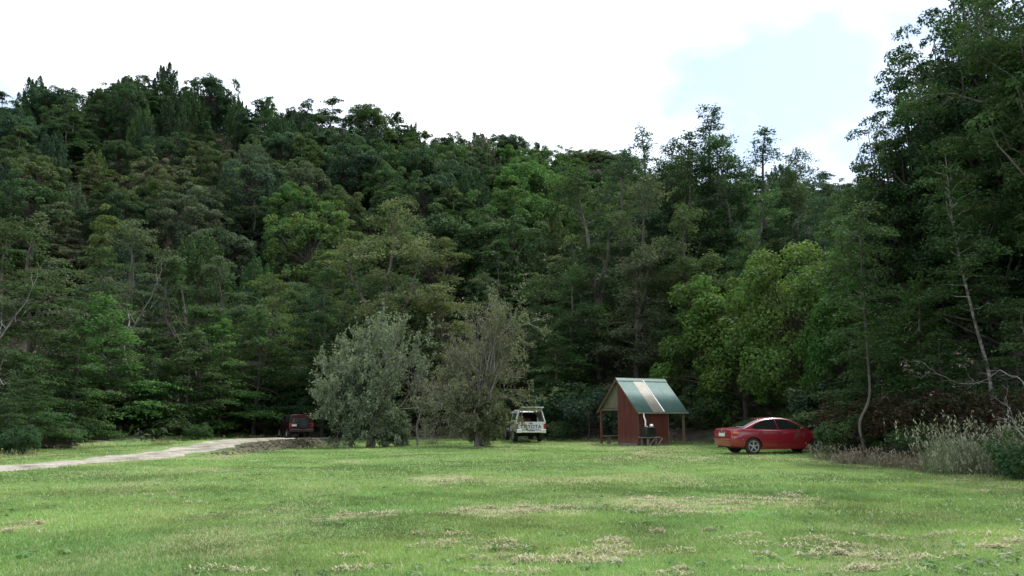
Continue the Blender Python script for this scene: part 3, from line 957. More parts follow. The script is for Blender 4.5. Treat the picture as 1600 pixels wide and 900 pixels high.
for u, v, Y, k, tone, lab in YN:
    edge_tree(u, v, Y, B_YOUNG[k], tone, lab, 1.2, 'young_beech_tree', 'young beeches at the forest edge')

# pale leaning stem beside the mottled trunk, and the S-bent sapling
def stem_tree(name, label, path, r0, pr_seed, bark, tone, leafy=True, nl=16, R=1.6):
    pts = np.array([tuple(p) for p in path]); o = pts[0].copy(); o[2] = hz(o[0], o[1])
    loc = pts - o
    t_ = np.concatenate([[0], np.cumsum(np.linalg.norm(np.diff(loc, axis=0), axis=1))]); t_ /= t_[-1]; tt = np.linspace(0, 1, 40)
    fine = np.stack([np.interp(tt, t_, loc[:, k]) for k in range(3)], -1)
    for _ in range(2): fine[1:-1] = 0.25 * fine[:-2] + 0.5 * fine[1:-1] + 0.25 * fine[2:]
    H = fine[-1, 2]
    pr = beech(pr_seed, H, R, base=0.35, nl=34, dens=150, leaf=0.12, plate=(0.4, 0.8), bark=bark, r0=r0, trunk_pts=fine, shape=0.3, fill=3.0)
    t = thing(name, label, 'tree', tuple(o), 0)
    link('trunk', pr.trunk, None, t); c = link('crown', pr.crown, None, t); c.color = (*GR[tone], 1)
stem_tree('leaning_beech_tree', 'thin pale beech stem leaning left from the foot of the mottled trunk',
          [at(1552, 640, 26.6), at(1545, 580, 26.6), at(1525, 510, 26.5), at(1505, 430, 26.4), at(1488, 350, 26.2), at(1478, 250, 26)], 0.05, 301, M_BARK_PALE, 'mid')
stem_tree('bent_sapling', 'thin grey sapling with an S-bent foot above the seeding grass',
          [at(1352, 705, 28), at(1343, 675, 28), at(1342, 655, 28), at(1353, 640, 28), at(1360, 620, 28), at(1356, 560, 28), at(1350, 480, 28), at(1345, 400, 28), at(1342, 330, 28)], 0.04, 302, M_BARK, 'mid')

# ---- the two small round trees on the lawn
def leafy_left(e, rng):   # leafier low down and on its left
    return np.clip(1.15 - 0.35 * (e[0] / 3.0) - 0.10 * max(0, e[2] - 3), 0.15, 1.6)
def leafy_right(e, rng):  # bare grey twigs at the upper left, leaves at the foot and the right rim
    edge_ = max(0, e[0]) / 2.3 * 0.9 + (0.5 if e[2] < 2.2 else 0) + (0.35 if e[2] > 6.2 else 0)
    return 0.75 + edge_
TW1 = twiggy(401, 6.4, 3.0, 40, 4, 0.11, 13, M_LEAF_DULL, M_TWIG, 0.7, 0.17, leafy_left, (4, 5), 0.45)
TW2 = twiggy(402, 7.2, 2.35, 40, 4, 0.10, 9.5, M_LEAF_DULL, M_TWIG, 0.95, 0.20, leafy_right, (4, 5), 0.38, 0.6, 0.14)
p = ground_point(580, 699)
place('round_tree', TW1, p[0], p[1], 8.3, 'left of the two small round trees on the lawn, grey-green and leafy', (0.155, 0.195, 0.120), 0.0, 0.76)
p = ground_point(747, 698)
place('round_tree', TW2, p[0], p[1], 8.6, 'right of the two small round trees on the lawn, twiggy with a short dark trunk', (0.140, 0.158, 0.088), 0.0, 0.78)
SAP = twiggy(403, 6.0, 1.3, 7, 4, 0.08, 0.25, M_LEAF_DULL, M_DEADWOOD, 2.4, 0.05, None, (3, 4), 0.0, 0.4)
p = at(652, 700, 41.5)
place('bare_sapling', SAP, p.x, p.y, 5.9, 'nearly leafless pale sapling between the two round trees', (0.1, 0.1, 0.08), 0.4)
BRUSH = twiggy(404, 2.6, 1.9, 20, 4, 0.07, 0.9, M_LEAF_DULL, M_TWIG, 0.2, 0.06, None, (3, 4), 0.4)
p = at(672, 692, 44)
place('twiggy_shrub', BRUSH, p.x, p.y, 1.8, 'low brown twiggy shrub behind the gap between the round trees', (0.07, 0.065, 0.045), 0.0, 1.2, 'shrub')

# ---- bleached dead trees among the left-hand beeches
DEAD = [twiggy(411, 9, 2.6, 6, 4, 0.05, 0, M_LEAF, M_DEADWOOD, 4.5, 0.11, None, (2, 4), 0.2, 0.6),
        twiggy(412, 8, 3.4, 6, 4, 0.05, 0, M_LEAF, M_BARK, 4.0, 0.12, None, (2, 3), 0.5, 0.6)]
for (u, v, Y, k, lab, wd) in [(212, 340, 49, 0, 'bleached dead tree with pale bare branches above the left-hand beeches', 1.0),
                              (12, 350, 37.5, 0, 'bare grey dead tree at the extreme left of the forest edge', 1.2),
                              (335, 400, 52.5, 1, 'dead tree with a dark limb reaching right across the beeches', 1.2)]:
    p = at(u, v, Y)
    place('dead_tree', DEAD[k], p.x, p.y, top_h(u, v, Y), lab, GR['brown'], trng.uniform(0, 6), wd)

# ---- shrubs at the foot of the forest
for (u, v, Y, H, k, tone, lab) in [
    (310, 690, 47.5, 1.1, 0, 'mid', 'small forked bush beside the gravel track'), (238, 690, 46.5, 0.6, 1, 'dark', 'low dark bush at the back of the grass verge'),
    (110, 695, 41, 1.2, 0, 'dark', 'dark bush behind the dirt mound'), (30, 705, 32.5, 1.2, 0, 'dark', 'dark bush at the left edge beside the track'),
    (920, 680, 48.5, 2.6, 0, 'blue', 'blue-green shrub just left of the shelter'), (868, 685, 48, 1.2, 1, 'mid', 'small shrub right of the white utility vehicle'),
    (895, 640, 51, 2.8, 1, 'dark', 'dark shrub on the bank between utility vehicle and shelter'), (1095, 670, 47, 2.4, 0, 'mid', 'shrub on the bank right of the shelter'),
    (1000, 640, 51, 2.6, 0, 'dark', 'dark shrub on the bank behind the shelter'), (760, 680, 49, 1.8, 1, 'dark', 'dark shrub behind the right-hand round tree'),
    (1322, 690, 29.5, 1.5, 0, 'mid', 'leafy shrub at the nose of the red sedan'), (1425, 655, 26, 1.0, 1, 'mid', 'small green shrub among the brown dead bracken'),
    (1625, 720, 19.5, 1.3, 1, 'mid', 'dark shrub at the lower right edge of the view'),
    (1310, 600, 36, 2.6, 1, 'dark', 'dark shrub in the shade behind the sedan bonnet')]:
    p = at(u, v, Y)
    place('shrub', SHRUB[k], p.x, p.y, H, lab, vary(GR[tone], trng), trng.uniform(0, 6.28), trng.uniform(0.95, 1.25), 'shrub', 'shrubs at the foot of the forest')

# ---- the hillside forest
HILL = []
hrng = np.random.default_rng(2024)
cand = np.stack([hrng.uniform(-125, 75, 9000), hrng.uniform(68, 158, 9000)], -1)
ch_ = height(cand[:, 0], cand[:, 1])
keep = []
for i, (x, y) in enumerate(cand):
    u = 800 + x / (y * 0.985) * F_PX
    if u < -110 or u > 1420: continue
    if u > 1250 and y < 90: continue
    need = 5.7 if y > 84 else 7.5
    need *= hrng.uniform(0.82, 1.25)
    ok = True
    for (x2, y2) in keep:
        if (x - x2) ** 2 + (y - y2) ** 2 < need * need:
            ok = False; break
    if ok: keep.append((x, y))
def project(x, y, z):
    c, s = math.cos(PITCH), math.sin(PITCH)
    dz = z - CAM_Z
    depth = y * c + dz * s; upv = -y * s + dz * c
    return 800 + F_PX * x / depth, 450 - F_PX * upv / depth
KINDN = {'up': ('feathery', 'upright_tree'), 'round': ('round-crowned', 'broadleaf_tree'), 'layer': ('layered', 'beech_tree')}
TONEN = dict(dark='dark green', mid='green', olive='olive', yellow='yellow-green', grey='grey-green', brown='brownish', bright='fresh green', blue='blue-green', straw='straw-tinged')
for (x, y) in keep:
    g0 = hz(x, y)
    H = hrng.uniform(8.5, 13.0)
    u, v = project(x, y, g0 + H * 0.8)
    r = hrng.random()
    kind = 'round' if r < 0.46 else 'up' if r < 0.64 else 'layer'
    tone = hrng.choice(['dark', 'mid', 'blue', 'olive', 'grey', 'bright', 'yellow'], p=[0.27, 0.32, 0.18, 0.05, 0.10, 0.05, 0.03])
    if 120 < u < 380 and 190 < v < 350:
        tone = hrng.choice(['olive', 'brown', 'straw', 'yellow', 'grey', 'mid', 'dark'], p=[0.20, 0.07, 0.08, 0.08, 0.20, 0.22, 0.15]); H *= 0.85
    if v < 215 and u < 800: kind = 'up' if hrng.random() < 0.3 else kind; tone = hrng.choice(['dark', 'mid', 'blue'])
    if 780 < u < 860 and 230 < v < 330: tone = 'bright'; kind = 'round'
    HILL.append([x, y, H, kind, tone, u, v])
# a few placed as the photograph shows them
for (u, v, Y, kind, tone, wd) in [(262, 98, 148, 'up', 'blue', 0.55), (60, 122, 146, 'up', 'dark', 1.0), (575, 158, 150, 'round', 'mid', 0.8), (790, 198, 150, 'round', 'dark', 0.8)]:
    p = at(u, v, Y); HILL.append([p.x, p.y, min(22, top_h(u, v, Y)), kind, tone, u, v + 40])

LANDM = [(-200, 60, 'at the far left'), (60, 190, 'near the left end'), (190, 330, 'above the bleached dead tree'), (330, 480, 'above the red four-wheel drive'),
         (480, 620, 'above the left round tree'), (620, 760, 'above the right round tree'), (760, 880, 'above the white utility'), (880, 1010, 'left above the shelter'),
         (1010, 1150, 'behind the tall shelter beeches'), (1150, 1900, 'behind the bright bush')]
BANDS = [(-500, 215, 'on the skyline'), (215, 275, 'high on the hill'), (275, 340, 'midway up the hill'), (340, 2000, 'low on the hill')]
cells = {}
for h in HILL:
    u, v = h[5], h[6]
    lm = next(k for a, b, k in LANDM if a <= u < b); bd = next(k for a, b, k in BANDS if a <= v < b)
    if bd == 'on the skyline' and u > 760: bd = 'high on the hill'
    cells.setdefault((KINDN[h[3]][0], TONEN[h[4]], bd, lm), []).append(h)
ORD = ['leftmost', 'second from left', 'third from left', 'fourth from left', 'fifth from left', 'sixth from left', 'seventh from left', 'eighth from left', 'ninth from left', 'tenth from left']
for key in sorted(cells):
    hs = sorted(cells[key], key=lambda h: h[5])
    for i, h in enumerate(hs):
        lab = f'{key[1]} {key[0]} tree {key[2]} {key[3]}' + (f', {ORD[min(i, 9)]}' if len(hs) > 1 else '')
        pr = {'up': H_UP, 'round': H_ROUND, 'layer': H_LAYER}[h[3]]
        place(KINDN[h[3]][1], pr[hrng.integers(len(pr))], h[0], h[1], h[2], lab, vary(GR[h[4]], hrng, 0.2), hrng.uniform(0, 6.28),
              hrng.uniform(0.95, 1.25), 'tree', 'trees on the forested hillside')
print('hill trees', len(HILL))
# far ridge in the skyline dip, its sunlight put into the leaf colour
for i, (u, v) in enumerate([(905, 236), (925, 233), (945, 235), (965, 240), (985, 246), (885, 240)]):
    p = at(u, v, 420)
    place('broadleaf_tree', H_ROUND[i % 3], p.x, p.y, 16, 'pale green tree on the far ridge in the skyline dip, ' + ORD[[1, 2, 3, 4, 5, 0][i]], (0.11, 0.15, 0.07), i, 1.5, 'tree', 'trees on the far ridge', z=p.z - 15)

# ------------------------------------------------------------------ the red shelter
def stained_ply():
    m, nt, b = new_mat('red_stained_plywood')
    L = nt.links.new
    tc = nt.nodes.new('ShaderNodeTexCoord')
    def noise(sc, z, det):
        mp = nt.nodes.new('ShaderNodeMapping'); mp.inputs['Scale'].default_value = (1, 1, z)
        n = nt.nodes.new('ShaderNodeTexNoise'); n.inputs['Scale'].default_value = sc; n.inputs['Detail'].default_value = det; n.inputs['Roughness'].default_value = 0.7
        L(tc.outputs['Object'], mp.inputs['Vector']); L(mp.outputs['Vector'], n.inputs['Vector']); return n.outputs['Fac']
    streak = nt.nodes.new('ShaderNodeValToRGB')
    streak.color_ramp.elements[0].position = 0.3; streak.color_ramp.elements[0].color = (0.056, 0.017, 0.013, 1)
    streak.color_ramp.elements[1].position = 0.72; streak.color_ramp.elements[1].color = (0.135, 0.038, 0.027, 1)
    L(noise(9, 0.12, 6), streak.inputs['Fac'])
    # weather has bleached the foot of the boards
    sep = nt.nodes.new('ShaderNodeSeparateXYZ'); L(tc.outputs['Object'], sep.inputs[0])
    mr = nt.nodes.new('ShaderNodeMapRange'); mr.inputs['From Min'].default_value = 0.55; mr.inputs['From Max'].default_value = 0.12
    L(sep.outputs['Z'], mr.inputs['Value'])
    mu = nt.nodes.new('ShaderNodeMath'); mu.operation = 'MULTIPLY'; L(mr.outputs['Result'], mu.inputs[0]); L(noise(5, 0.4, 6), mu.inputs[1])
    mx = nt.nodes.new('ShaderNodeMixRGB'); mx.inputs['Color2'].default_value = (0.17, 0.10, 0.08, 1)
    L(mu.outputs[0], mx.inputs['Fac']); L(streak.outputs['Color'], mx.inputs['Color1']); L(mx.outputs['Color'], b.inputs['Base Color'])
    b.inputs['Roughness'].default_value = 0.75; b.inputs['Specular IOR Level'].default_value = 0.25
    return m
M_REDPLY = stained_ply()
M_REDTRIM = plain('red_brown_timber', (0.11, 0.045, 0.032), 0.75, noise=0.3, nscale=5, bump=0.3, spec=0.25)
M_PALEPLY = plain('pale_olive_plywood', (0.13, 0.12, 0.08), 0.8, noise=0.18, nscale=3, spec=0.25)
M_TIMBER = plain('weathered_timber', (0.13, 0.10, 0.075), 0.85, noise=0.4, nscale=6, bump=0.4, spec=0.2)
M_GREYTIMBER = plain('grey_weathered_timber', (0.16, 0.15, 0.13), 0.85, noise=0.35, nscale=6, bump=0.4, spec=0.2)
M_ROOFGREEN = plain('green_painted_iron', (0.085, 0.165, 0.14), 0.6, noise=0.16, nscale=2.5, spec=0.5)
M_ROOFPALE = plain('weathered_clear_sheet', (0.36, 0.34, 0.28), 0.55, noise=0.22, nscale=4, spec=0.4)
M_WHITE = plain('white_paint', (0.78, 0.78, 0.76), 0.35, noise=0.05, nscale=5)
M_BLACK = plain('black_plastic', (0.012, 0.012, 0.013), 0.45, noise=0.2)
M_CONCRETE = plain('grey_concrete', (0.3, 0.29, 0.27), 0.9, noise=0.2, nscale=9, bump=0.3)

SH_A = math.radians(31)
SH_S = 3.07
cpt = at(998, 695, 41.0)
shed_corner = Vector((cpt.x, 41.0, hz(cpt.x, 41.0)))
shed = thing('shelter', 'small red timber shelter with a steep green iron roof at the back of the lawn', 'shelter', shed_corner, SH_A)
# local frame: x along the ridge (to the right), y into the shelter (away from the viewer), origin at the near corner
EAVE, RIDGE, OV, OE = 1.86, 3.42, 0.18, 0.17
half = SH_S / 2
def roof_z(y):
    return EAVE + (RIDGE - EAVE) * (1 - abs(y - half) / half)
# posts
for (px, py) in ((0.0, 0.0), (0.0, half), (0.0, SH_S), (SH_S, 0.0), (SH_S, SH_S), (SH_S, half)):
    MB().box((px, py, (roof_z(py) - 0.1) / 2 - 0.1), (0.10, 0.10, roof_z(py) - 0.06 + 0.1)).build('post', M_TIMBER if px else M_REDTRIM, shed, 0.006)
# clad half of the gable: plywood sheets with a batten over each joint
ys = [0.06, 0.53, 1.01, half - 0.06]
for a, b in zip(ys[:-1], ys[1:]):
    a2, b2 = a + 0.003, b - 0.003
    m = MB()
    z0 = 0.12
    pts = [(-0.056, a2, z0), (-0.056, b2, z0), (-0.056, b2, roof_z(b2) - 0.05), (-0.056, a2, roof_z(a2) - 0.05)]
    m.add(pts + [(p[0] + 0.014, p[1], p[2]) for p in pts], [(0, 1, 2, 3), (7, 6, 5, 4), (0, 4, 5, 1), (1, 5, 6, 2), (2, 6, 7, 3), (3, 7, 4, 0)])
    m.build('gable_panel', M_REDPLY, shed)
for yb in ys[1:-1]:
    MB().box((-0.060, yb, 0.12 + (roof_z(yb) - 0.2) / 2), (0.008, 0.035, roof_z(yb) - 0.24)).build('joint_batten', M_REDPLY, shed)
MB().box((-0.05, half / 2, 0.06), (0.03, half - 0.12, 0.11)).build('bottom_plate', M_GREYTIMBER, shed, 0.004)
# pale panel added in place of the roof underside, which would render dark
pts = [(0.03, half + 0.05, EAVE + 0.06), (0.03, SH_S - 0.1, EAVE + 0.06), (0.03, half + 0.05, RIDGE - 0.09)]
MB().add(pts + [(p[0] + 0.012, p[1], p[2]) for p in pts], [(0, 1, 2), (5, 4, 3), (0, 3, 4, 1), (1, 4, 5, 2), (2, 5, 3, 0)]).build('added_gable_panel', M_PALEPLY, shed)
MB().box((0.0, half + half / 2, EAVE - 0.02), (0.06, half - 0.1, 0.11)).build('tie_beam', M_TIMBER, shed, 0.005)
MB().box((SH_S, half, EAVE - 0.02), (0.06, SH_S - 0.1, 0.11)).build('tie_beam', M_TIMBER, shed, 0.005)
# clad part of the long side under the eave
xs = [0.07, 0.70, 1.33, 1.95]
for a, b in zip(xs[:-1], xs[1:]):
    MB().box(((a + b) / 2, -0.052, 0.12 + 0.80), (b - a - 0.006, 0.014, 1.60)).build('side_panel', M_REDPLY, shed)
MB().box((1.99, 0.0, 0.86), (0.07, 0.09, 1.72)).build('stud', M_TIMBER, shed, 0.005)
MB().box((1.0, -0.05, 0.06), (1.86, 0.03, 0.11)).build('bottom_plate', M_GREYTIMBER, shed, 0.004)
for py in (0.0, SH_S):
    MB().box((half, py, EAVE - 0.10), (SH_S + 0.2, 0.05, 0.12)).build('eave_beam', M_TIMBER, shed, 0.005)
# rafters, barge boards, ridge beam
for px in (0.75, 1.53, 2.3):
    for sgn in (0, 1):
        y0 = 0 if sgn == 0 else SH_S
        MB().bar((px, y0, EAVE - 0.06), (px, half, RIDGE - 0.06), 0.045, 0.09).build('rafter', M_TIMBER, shed)
for px in (-OV + 0.02, SH_S + OV - 0.02):
    for sgn in (0, 1):
        y0 = -OE if sgn == 0 else SH_S + OE
        zz = EAVE - (RIDGE - EAVE) * OE / half
        MB().bar((px, y0, zz - 0.045), (px, half, RIDGE - 0.045), 0.025, 0.10).build('barge_board', M_REDTRIM, shed, 0.003)
def roof_sheet(x0, x1, side, mat, lift=0.0):
    n = max(8, int((x1 - x0) / 0.076 * 6))
    xx = np.linspace(x0, x1, n + 1)
    dz = 0.009 * np.sin(xx / 0.076 * 2 * math.pi) + lift
    slope = math.atan2(RIDGE - EAVE, half)
    ny, nz = -math.sin(slope), math.cos(slope)
    vs = []
    ye, ze = -OE, EAVE - (RIDGE - EAVE) * OE / half
    for s in (0, 1):
        for k, x in enumerate(xx):
            y = ye + (half - ye) * s + ny * (dz[k] + 0.03); z = ze + (RIDGE - ze) * s + nz * (dz[k] + 0.03)
            if side: y = SH_S - y
            vs.append((x, y, z))
    m = n + 1
    top = [(k, k + 1, m + k + 1, m + k) for k in range(n)]
    o = link('roof_sheet', np_mesh('roof_sheet', vs, np.array(top), True), mat, shed)
    sol = o.modifiers.new('thickness', 'SOLIDIFY'); sol.thickness = 0.003
    return o
RX0, RX1 = -OV, SH_S + OV
for x0, x1, mt, lf in [(RX0, 0.33, M_ROOFGREEN, 0), (0.33, 0.86, M_ROOFGREEN, 0.002), (0.86, 1.62, M_ROOFPALE, 0.006), (1.62, 2.42, M_ROOFGREEN, 0.002), (2.42, RX1, M_ROOFGREEN, 0)]:
    roof_sheet(x0, x1, 0, mt, lf)
for x0, x1 in [(RX0, 0.65), (0.65, 1.5), (1.5, 2.4), (2.4, RX1)]:
    roof_sheet(x0, x1, 1, M_ROOFGREEN, 0.002)
slope = math.atan2(RIDGE - EAVE, half)
def on_roof(x, t, up):
    ye, ze = -OE, EAVE - (RIDGE - EAVE) * OE / half
    return Vector((x, ye + (half - ye) * t - math.sin(slope) * up, ze + (RIDGE - ze) * t + math.cos(slope) * up))
MB().bar(on_roof(1.60, 0.01, 0.052), on_roof(1.60, 0.97, 0.052), 0.05, 0.012).build('flashing', M_WHITE, shed)
m = MB()
for sgn in (-1, 1):
    a = Vector((RX0 - 0.01, half, RIDGE + 0.075)); b = Vector((RX1 + 0.01, half, RIDGE + 0.075))
    dn = Vector((0, sgn * 0.15, -0.15 * math.tan(slope)))
    t = Vector((0, 0, 0.004))
    m.add([a, b, b + dn, a + dn, a + t, b + t, b + dn + t, a + dn + t], [(0, 1, 2, 3), (7, 6, 5, 4), (0, 4, 5, 1), (1, 5, 6, 2), (2, 6, 7, 3), (3, 7, 4, 0)])
m.build('ridge_cap', M_ROOFGREEN, shed)
# gutter and downpipe
ze = EAVE - (RIDGE - EAVE) * OE / half
gm = MB()
prof = [(math.cos(a) * 0.055, math.sin(a) * 0.055) for a in np.linspace(math.pi, 2 * math.pi, 9)]
gv_ = [(x, -OE - 0.05 + p[0], ze + 0.0 + p[1]) for x in (RX0 + 0.05, RX1 - 0.02) for p in prof]
gm.add(gv_, [(k, k + 1, 9 + k + 1, 9 + k) for k in range(8)] + [tuple(range(8, -1, -1)), tuple(range(9, 18))])
gm.build('gutter', plain('pale_grey_gutter', (0.42, 0.42, 0.41), 0.4), shed)
MB().tube([(0.19, -OE - 0.05, ze - 0.04), (0.19, -OE - 0.06, ze - 0.20), (0.19, -0.34, ze - 0.40), (0.19, -0.34, 1.02)], [0.04] * 4, 10).build('downpipe', M_WHITE, shed, smooth_angle=0.7)
# bench plank showing left of the open bay
bench = thing('bench', 'pale plank bench end sticking out of the open bay of the shelter', 'bench', shed_corner + Matrix.Rotation(SH_A, 3, 'Z') @ Vector((0.2, SH_S - 0.25, 0)), SH_A)
MB().box((0.75, 0.0, 0.44), (1.9, 0.3, 0.045)).build('seat', M_GREYTIMBER, bench, 0.006)
for bx in (0.1, 1.5):
    MB().box((bx, 0.0, 0.17), (0.07, 0.26, 0.5)).build('leg', M_TIMBER, bench, 0.005)
# water tank on a trestle
def shed_pt(x, y, z=0):
    return shed_corner + Matrix.Rotation(SH_A, 3, 'Z') @ Vector((x, y, z))
ts = thing('tank_stand', 'rough timber trestle under the black water tank', 'stand', shed_pt(0.36, -0.42), SH_A)
for lx in (-0.30, 0.22):
    for ly in (-0.22, 0.22):
        MB().bar((lx, ly, -0.1), (lx, ly, 0.42), 0.075, 0.075).build('leg', M_GREYTIMBER, ts, 0.004)
    MB().bar((lx + 0.05, -0.27, 0.02), (lx + 0.4, -0.27, 0.40), 0.06, 0.03).build('brace', M_GREYTIMBER, ts)
for ly in (-0.22, 0.0, 0.22):
    MB().box((0.02, ly, 0.445), (0.95, 0.17, 0.045)).build('plank', M_GREYTIMBER, ts, 0.004)
tk = thing('water_tank', 'black plastic water tank on the trestle under the white downpipe', 'tank', shed_pt(0.30, -0.42, 0.468), SH_A)
MB().box((0, 0, 0.23), (0.60, 0.48, 0.46)).build('barrel', M_BLACK, tk, 0.05, 0.6)
MB().lathe([(0.31, 0.46), (0.32, 0.475), (0.30, 0.50)], sides=20).build('rim', M_BLACK, tk)
MB().lathe([(0.09, 0.50), (0.10, 0.52), (0.06, 0.54)], sides=14, c=(-0.10, 0.05, 0)).build('inlet', plain('grey_plastic', (0.25, 0.25, 0.25), 0.5), tk)
MB().lathe([(0.012, 0), (0.014, 0.03), (0.014, 0.09)], 'Y', 8, (0.0, -0.33, 0.06)).build('tap', plain('brass_tap', (0.35, 0.25, 0.1), 0.35, 0.9), tk)
cl = MB().lathe([(0.04, 0.0), (0.10, 0.02), (0.11, 0.07), (0.07, 0.12), (0.02, 0.14)], sides=14).build('white_bundle', M_WHITE, None, 0, 0.9, shed_pt(0.52, -0.40, 0.968))
tag(cl, 'small white bundle lying on top of the black water tank', 'bundle')

# ------------------------------------------------------------------ vehicles
def paint(name, col):
    m, nt, b = new_mat(name)
    b.inputs['Base Color'].default_value = (*col, 1)
    b.inputs['Roughness'].default_value = 0.38
    b.inputs['Coat Weight'].default_value = 1.0
    b.inputs['Coat Roughness'].default_value = 0.05
    tc = nt.nodes.new('ShaderNodeTexCoord'); no = nt.nodes.new('ShaderNodeTexNoise'); no.inputs['Scale'].default_value = 3
    no.inputs['Detail'].default_value = 8
    mr = nt.nodes.new('ShaderNodeMapRange'); mr.inputs['To Min'].default_value = 0.28; mr.inputs['To Max'].default_value = 0.5
    nt.links.new(tc.outputs['Object'], no.inputs['Vector']); nt.links.new(no.outputs['Fac'], mr.inputs['Value']); nt.links.new(mr.outputs['Result'], b.inputs['Roughness'])
    return m
M_RED = paint('red_car_paint', (0.20, 0.006, 0.014))
M_RED_SHADE = paint('shade_darkened_red_car_paint', (0.034, 0.005, 0.008))  # tree shade over the four-wheel drive is put into this paint colour
M_WCAR = paint('white_car_paint', (0.72, 0.73, 0.72))
M_GLASS = plain('dark_tinted_glass', (0.012, 0.014, 0.015), 0.04, spec=1.0, coat=1.0)
M_RUBBER = plain('tyre_rubber', (0.018, 0.018, 0.018), 0.85, noise=0.2)
M_ALLOY = plain('alloy_wheel', (0.55, 0.55, 0.55), 0.35, 0.8)
M_CHROME = plain('chrome', (0.7, 0.7, 0.7), 0.18, 1.0)
M_TAIL = plain('red_lens', (0.33, 0.012, 0.012), 0.15, spec=0.6)
M_AMBER = plain('amber_lens', (0.5, 0.16, 0.02), 0.2)
M_CLEAR = plain('clear_lens', (0.55, 0.55, 0.55), 0.15)
M_PLATE = plain('number_plate', (0.6, 0.6, 0.58), 0.4, noise=0.15, nscale=40)
M_TRIM = plain('black_trim', (0.02, 0.02, 0.02), 0.6)
M_SEAL = plain('dark_gap', (0.008, 0.008, 0.008), 0.9)

def loft(stations, section, name):
    """stations -> closed half-sections mirrored left/right"""
    rings = []
    for st in stations:
        h = section(*st)
        full = [(-y, z) for (y, z) in h] + [(y, z) for (y, z) in h[::-1]]
        clean = []
        for q in full:
            if not clean or abs(q[0] - clean[-1][0]) + abs(q[1] - clean[-1][1]) > 1e-5: clean.append(q)
        rings.append([(st[0], y, z) for (y, z) in full])
    n = len(rings[0])
    vs = [p for r in rings for p in r]
    fs = []
    for i in range(len(rings) - 1):
        for k in range(n):
            k2 = (k + 1) % n
            fs.append((i * n + k, i * n + k2, (i + 1) * n + k2, (i + 1) * n + k))
    fs.append(tuple(range(n))); fs.append(tuple((len(rings) - 1) * n + k for k in range(n - 1, -1, -1)))
    m = MB(); m.add(vs, fs)
    me = m.mesh(name)
    bm = bmesh.new(); bm.from_mesh(me)
    bmesh.ops.remove_doubles(bm, verts=bm.verts, dist=1e-4)
    bmesh.ops.recalc_face_normals(bm, faces=bm.faces)
    bm.to_mesh(me); bm.free()
    return me

def cut(me, cutters, name, angle=0.6):
    """carve wheel arches"""
    tmp = bpy.data.objects.new('tmp_body', me); COL.objects.link(tmp)
    cs = []
    for cm in cutters:
        c = bpy.data.objects.new('tmp_cut', cm); COL.objects.link(c); cs.append(c)
        b = tmp.modifiers.new('b', 'BOOLEAN'); b.object = c; b.operation = 'DIFFERENCE'; b.solver = 'EXACT'
    dg = bpy.context.evaluated_depsgraph_get()
    out = bpy.data.meshes.new_from_object(tmp.evaluated_get(dg))
    out.name = name
    for c in cs: bpy.data.objects.remove(c)
    bpy.data.objects.remove(tmp)
    bm = bmesh.new(); bm.from_mesh(out)
    for f in bm.faces: f.smooth = True
    for e in bm.edges: e.smooth = not (len(e.link_faces) == 2 and e.calc_face_angle(0) > angle)
    bm.to_mesh(out); bm.free()
    return out

def arch(x, r, y0, y1, z):
    return MB().lathe([(r, y0), (r, y1)], 'Y', 28, (x, 0, z)).mesh('cut')

def wheel(parent, x, y, r, w, spokes, side, rim_r=0.68):
    """tyre with a rim, spokes and hub; side +1 faces left (+y)"""
    tw = MB().lathe([(r * 0.60, -w / 2 + 0.01), (r * 0.93, -w / 2), (r, -w / 2 + 0.035), (r, w / 2 - 0.035), (r * 0.93, w / 2), (r * rim_r, w / 2 + 0.004), (r * rim_r, w / 2 - 0.05)], 'Y', 32)
    wh = link('wheel', tw.mesh('tyre', 0, 0.7), M_RUBBER, parent, (x, y, r))
    f = side * (w / 2)
    rm = MB()
    rr = r * rim_r
    pr = [(rr, f - side * 0.045), (rr * 1.02, f + side * 0.006), (rr * 0.9, f + side * 0.004), (rr * 0.86, f - side * 0.045)]
    rm.lathe(pr, 'Y', 32)
    for k in range(spokes):
        a = 2 * math.pi * k / spokes + 0.3
        rm.bar((0, f - side * 0.012, 0), (math.cos(a) * rr * 0.93, f - side * 0.012, math.sin(a) * rr * 0.93), 0.022, rr * (0.26 if spokes < 8 else 0.16))
    rm.lathe([(rr * 0.22, f - side * 0.03), (rr * 0.22, f + side * 0.008), (rr * 0.1, f + side * 0.012)], 'Y', 14)
    rm.build('rim', M_ALLOY, wh)
    MB().lathe([(rr * 0.86, f - side * 0.062), (rr * 0.86, f - side * 0.058)], 'Y', 24).build('brake_backing', M_SEAL, wh)
    return wh

def panel(name, pts, off, mat, parent, thick=0.008, bevel=0.0):
    """a thin plate: pts 3-D outline, raised along off"""
    off = Vector(off)
    a = [Vector(p) + off for p in pts]; b = [Vector(p) - off.normalized() * thick for p in pts]
    n = len(pts)
    m = MB().add(a + b, [tuple(range(n)), tuple(range(2 * n - 1, n - 1, -1))] + [(k, n + k, n + (k + 1) % n, (k + 1) % n) for k in range(n)])
    return m.build(name, mat, parent, bevel)

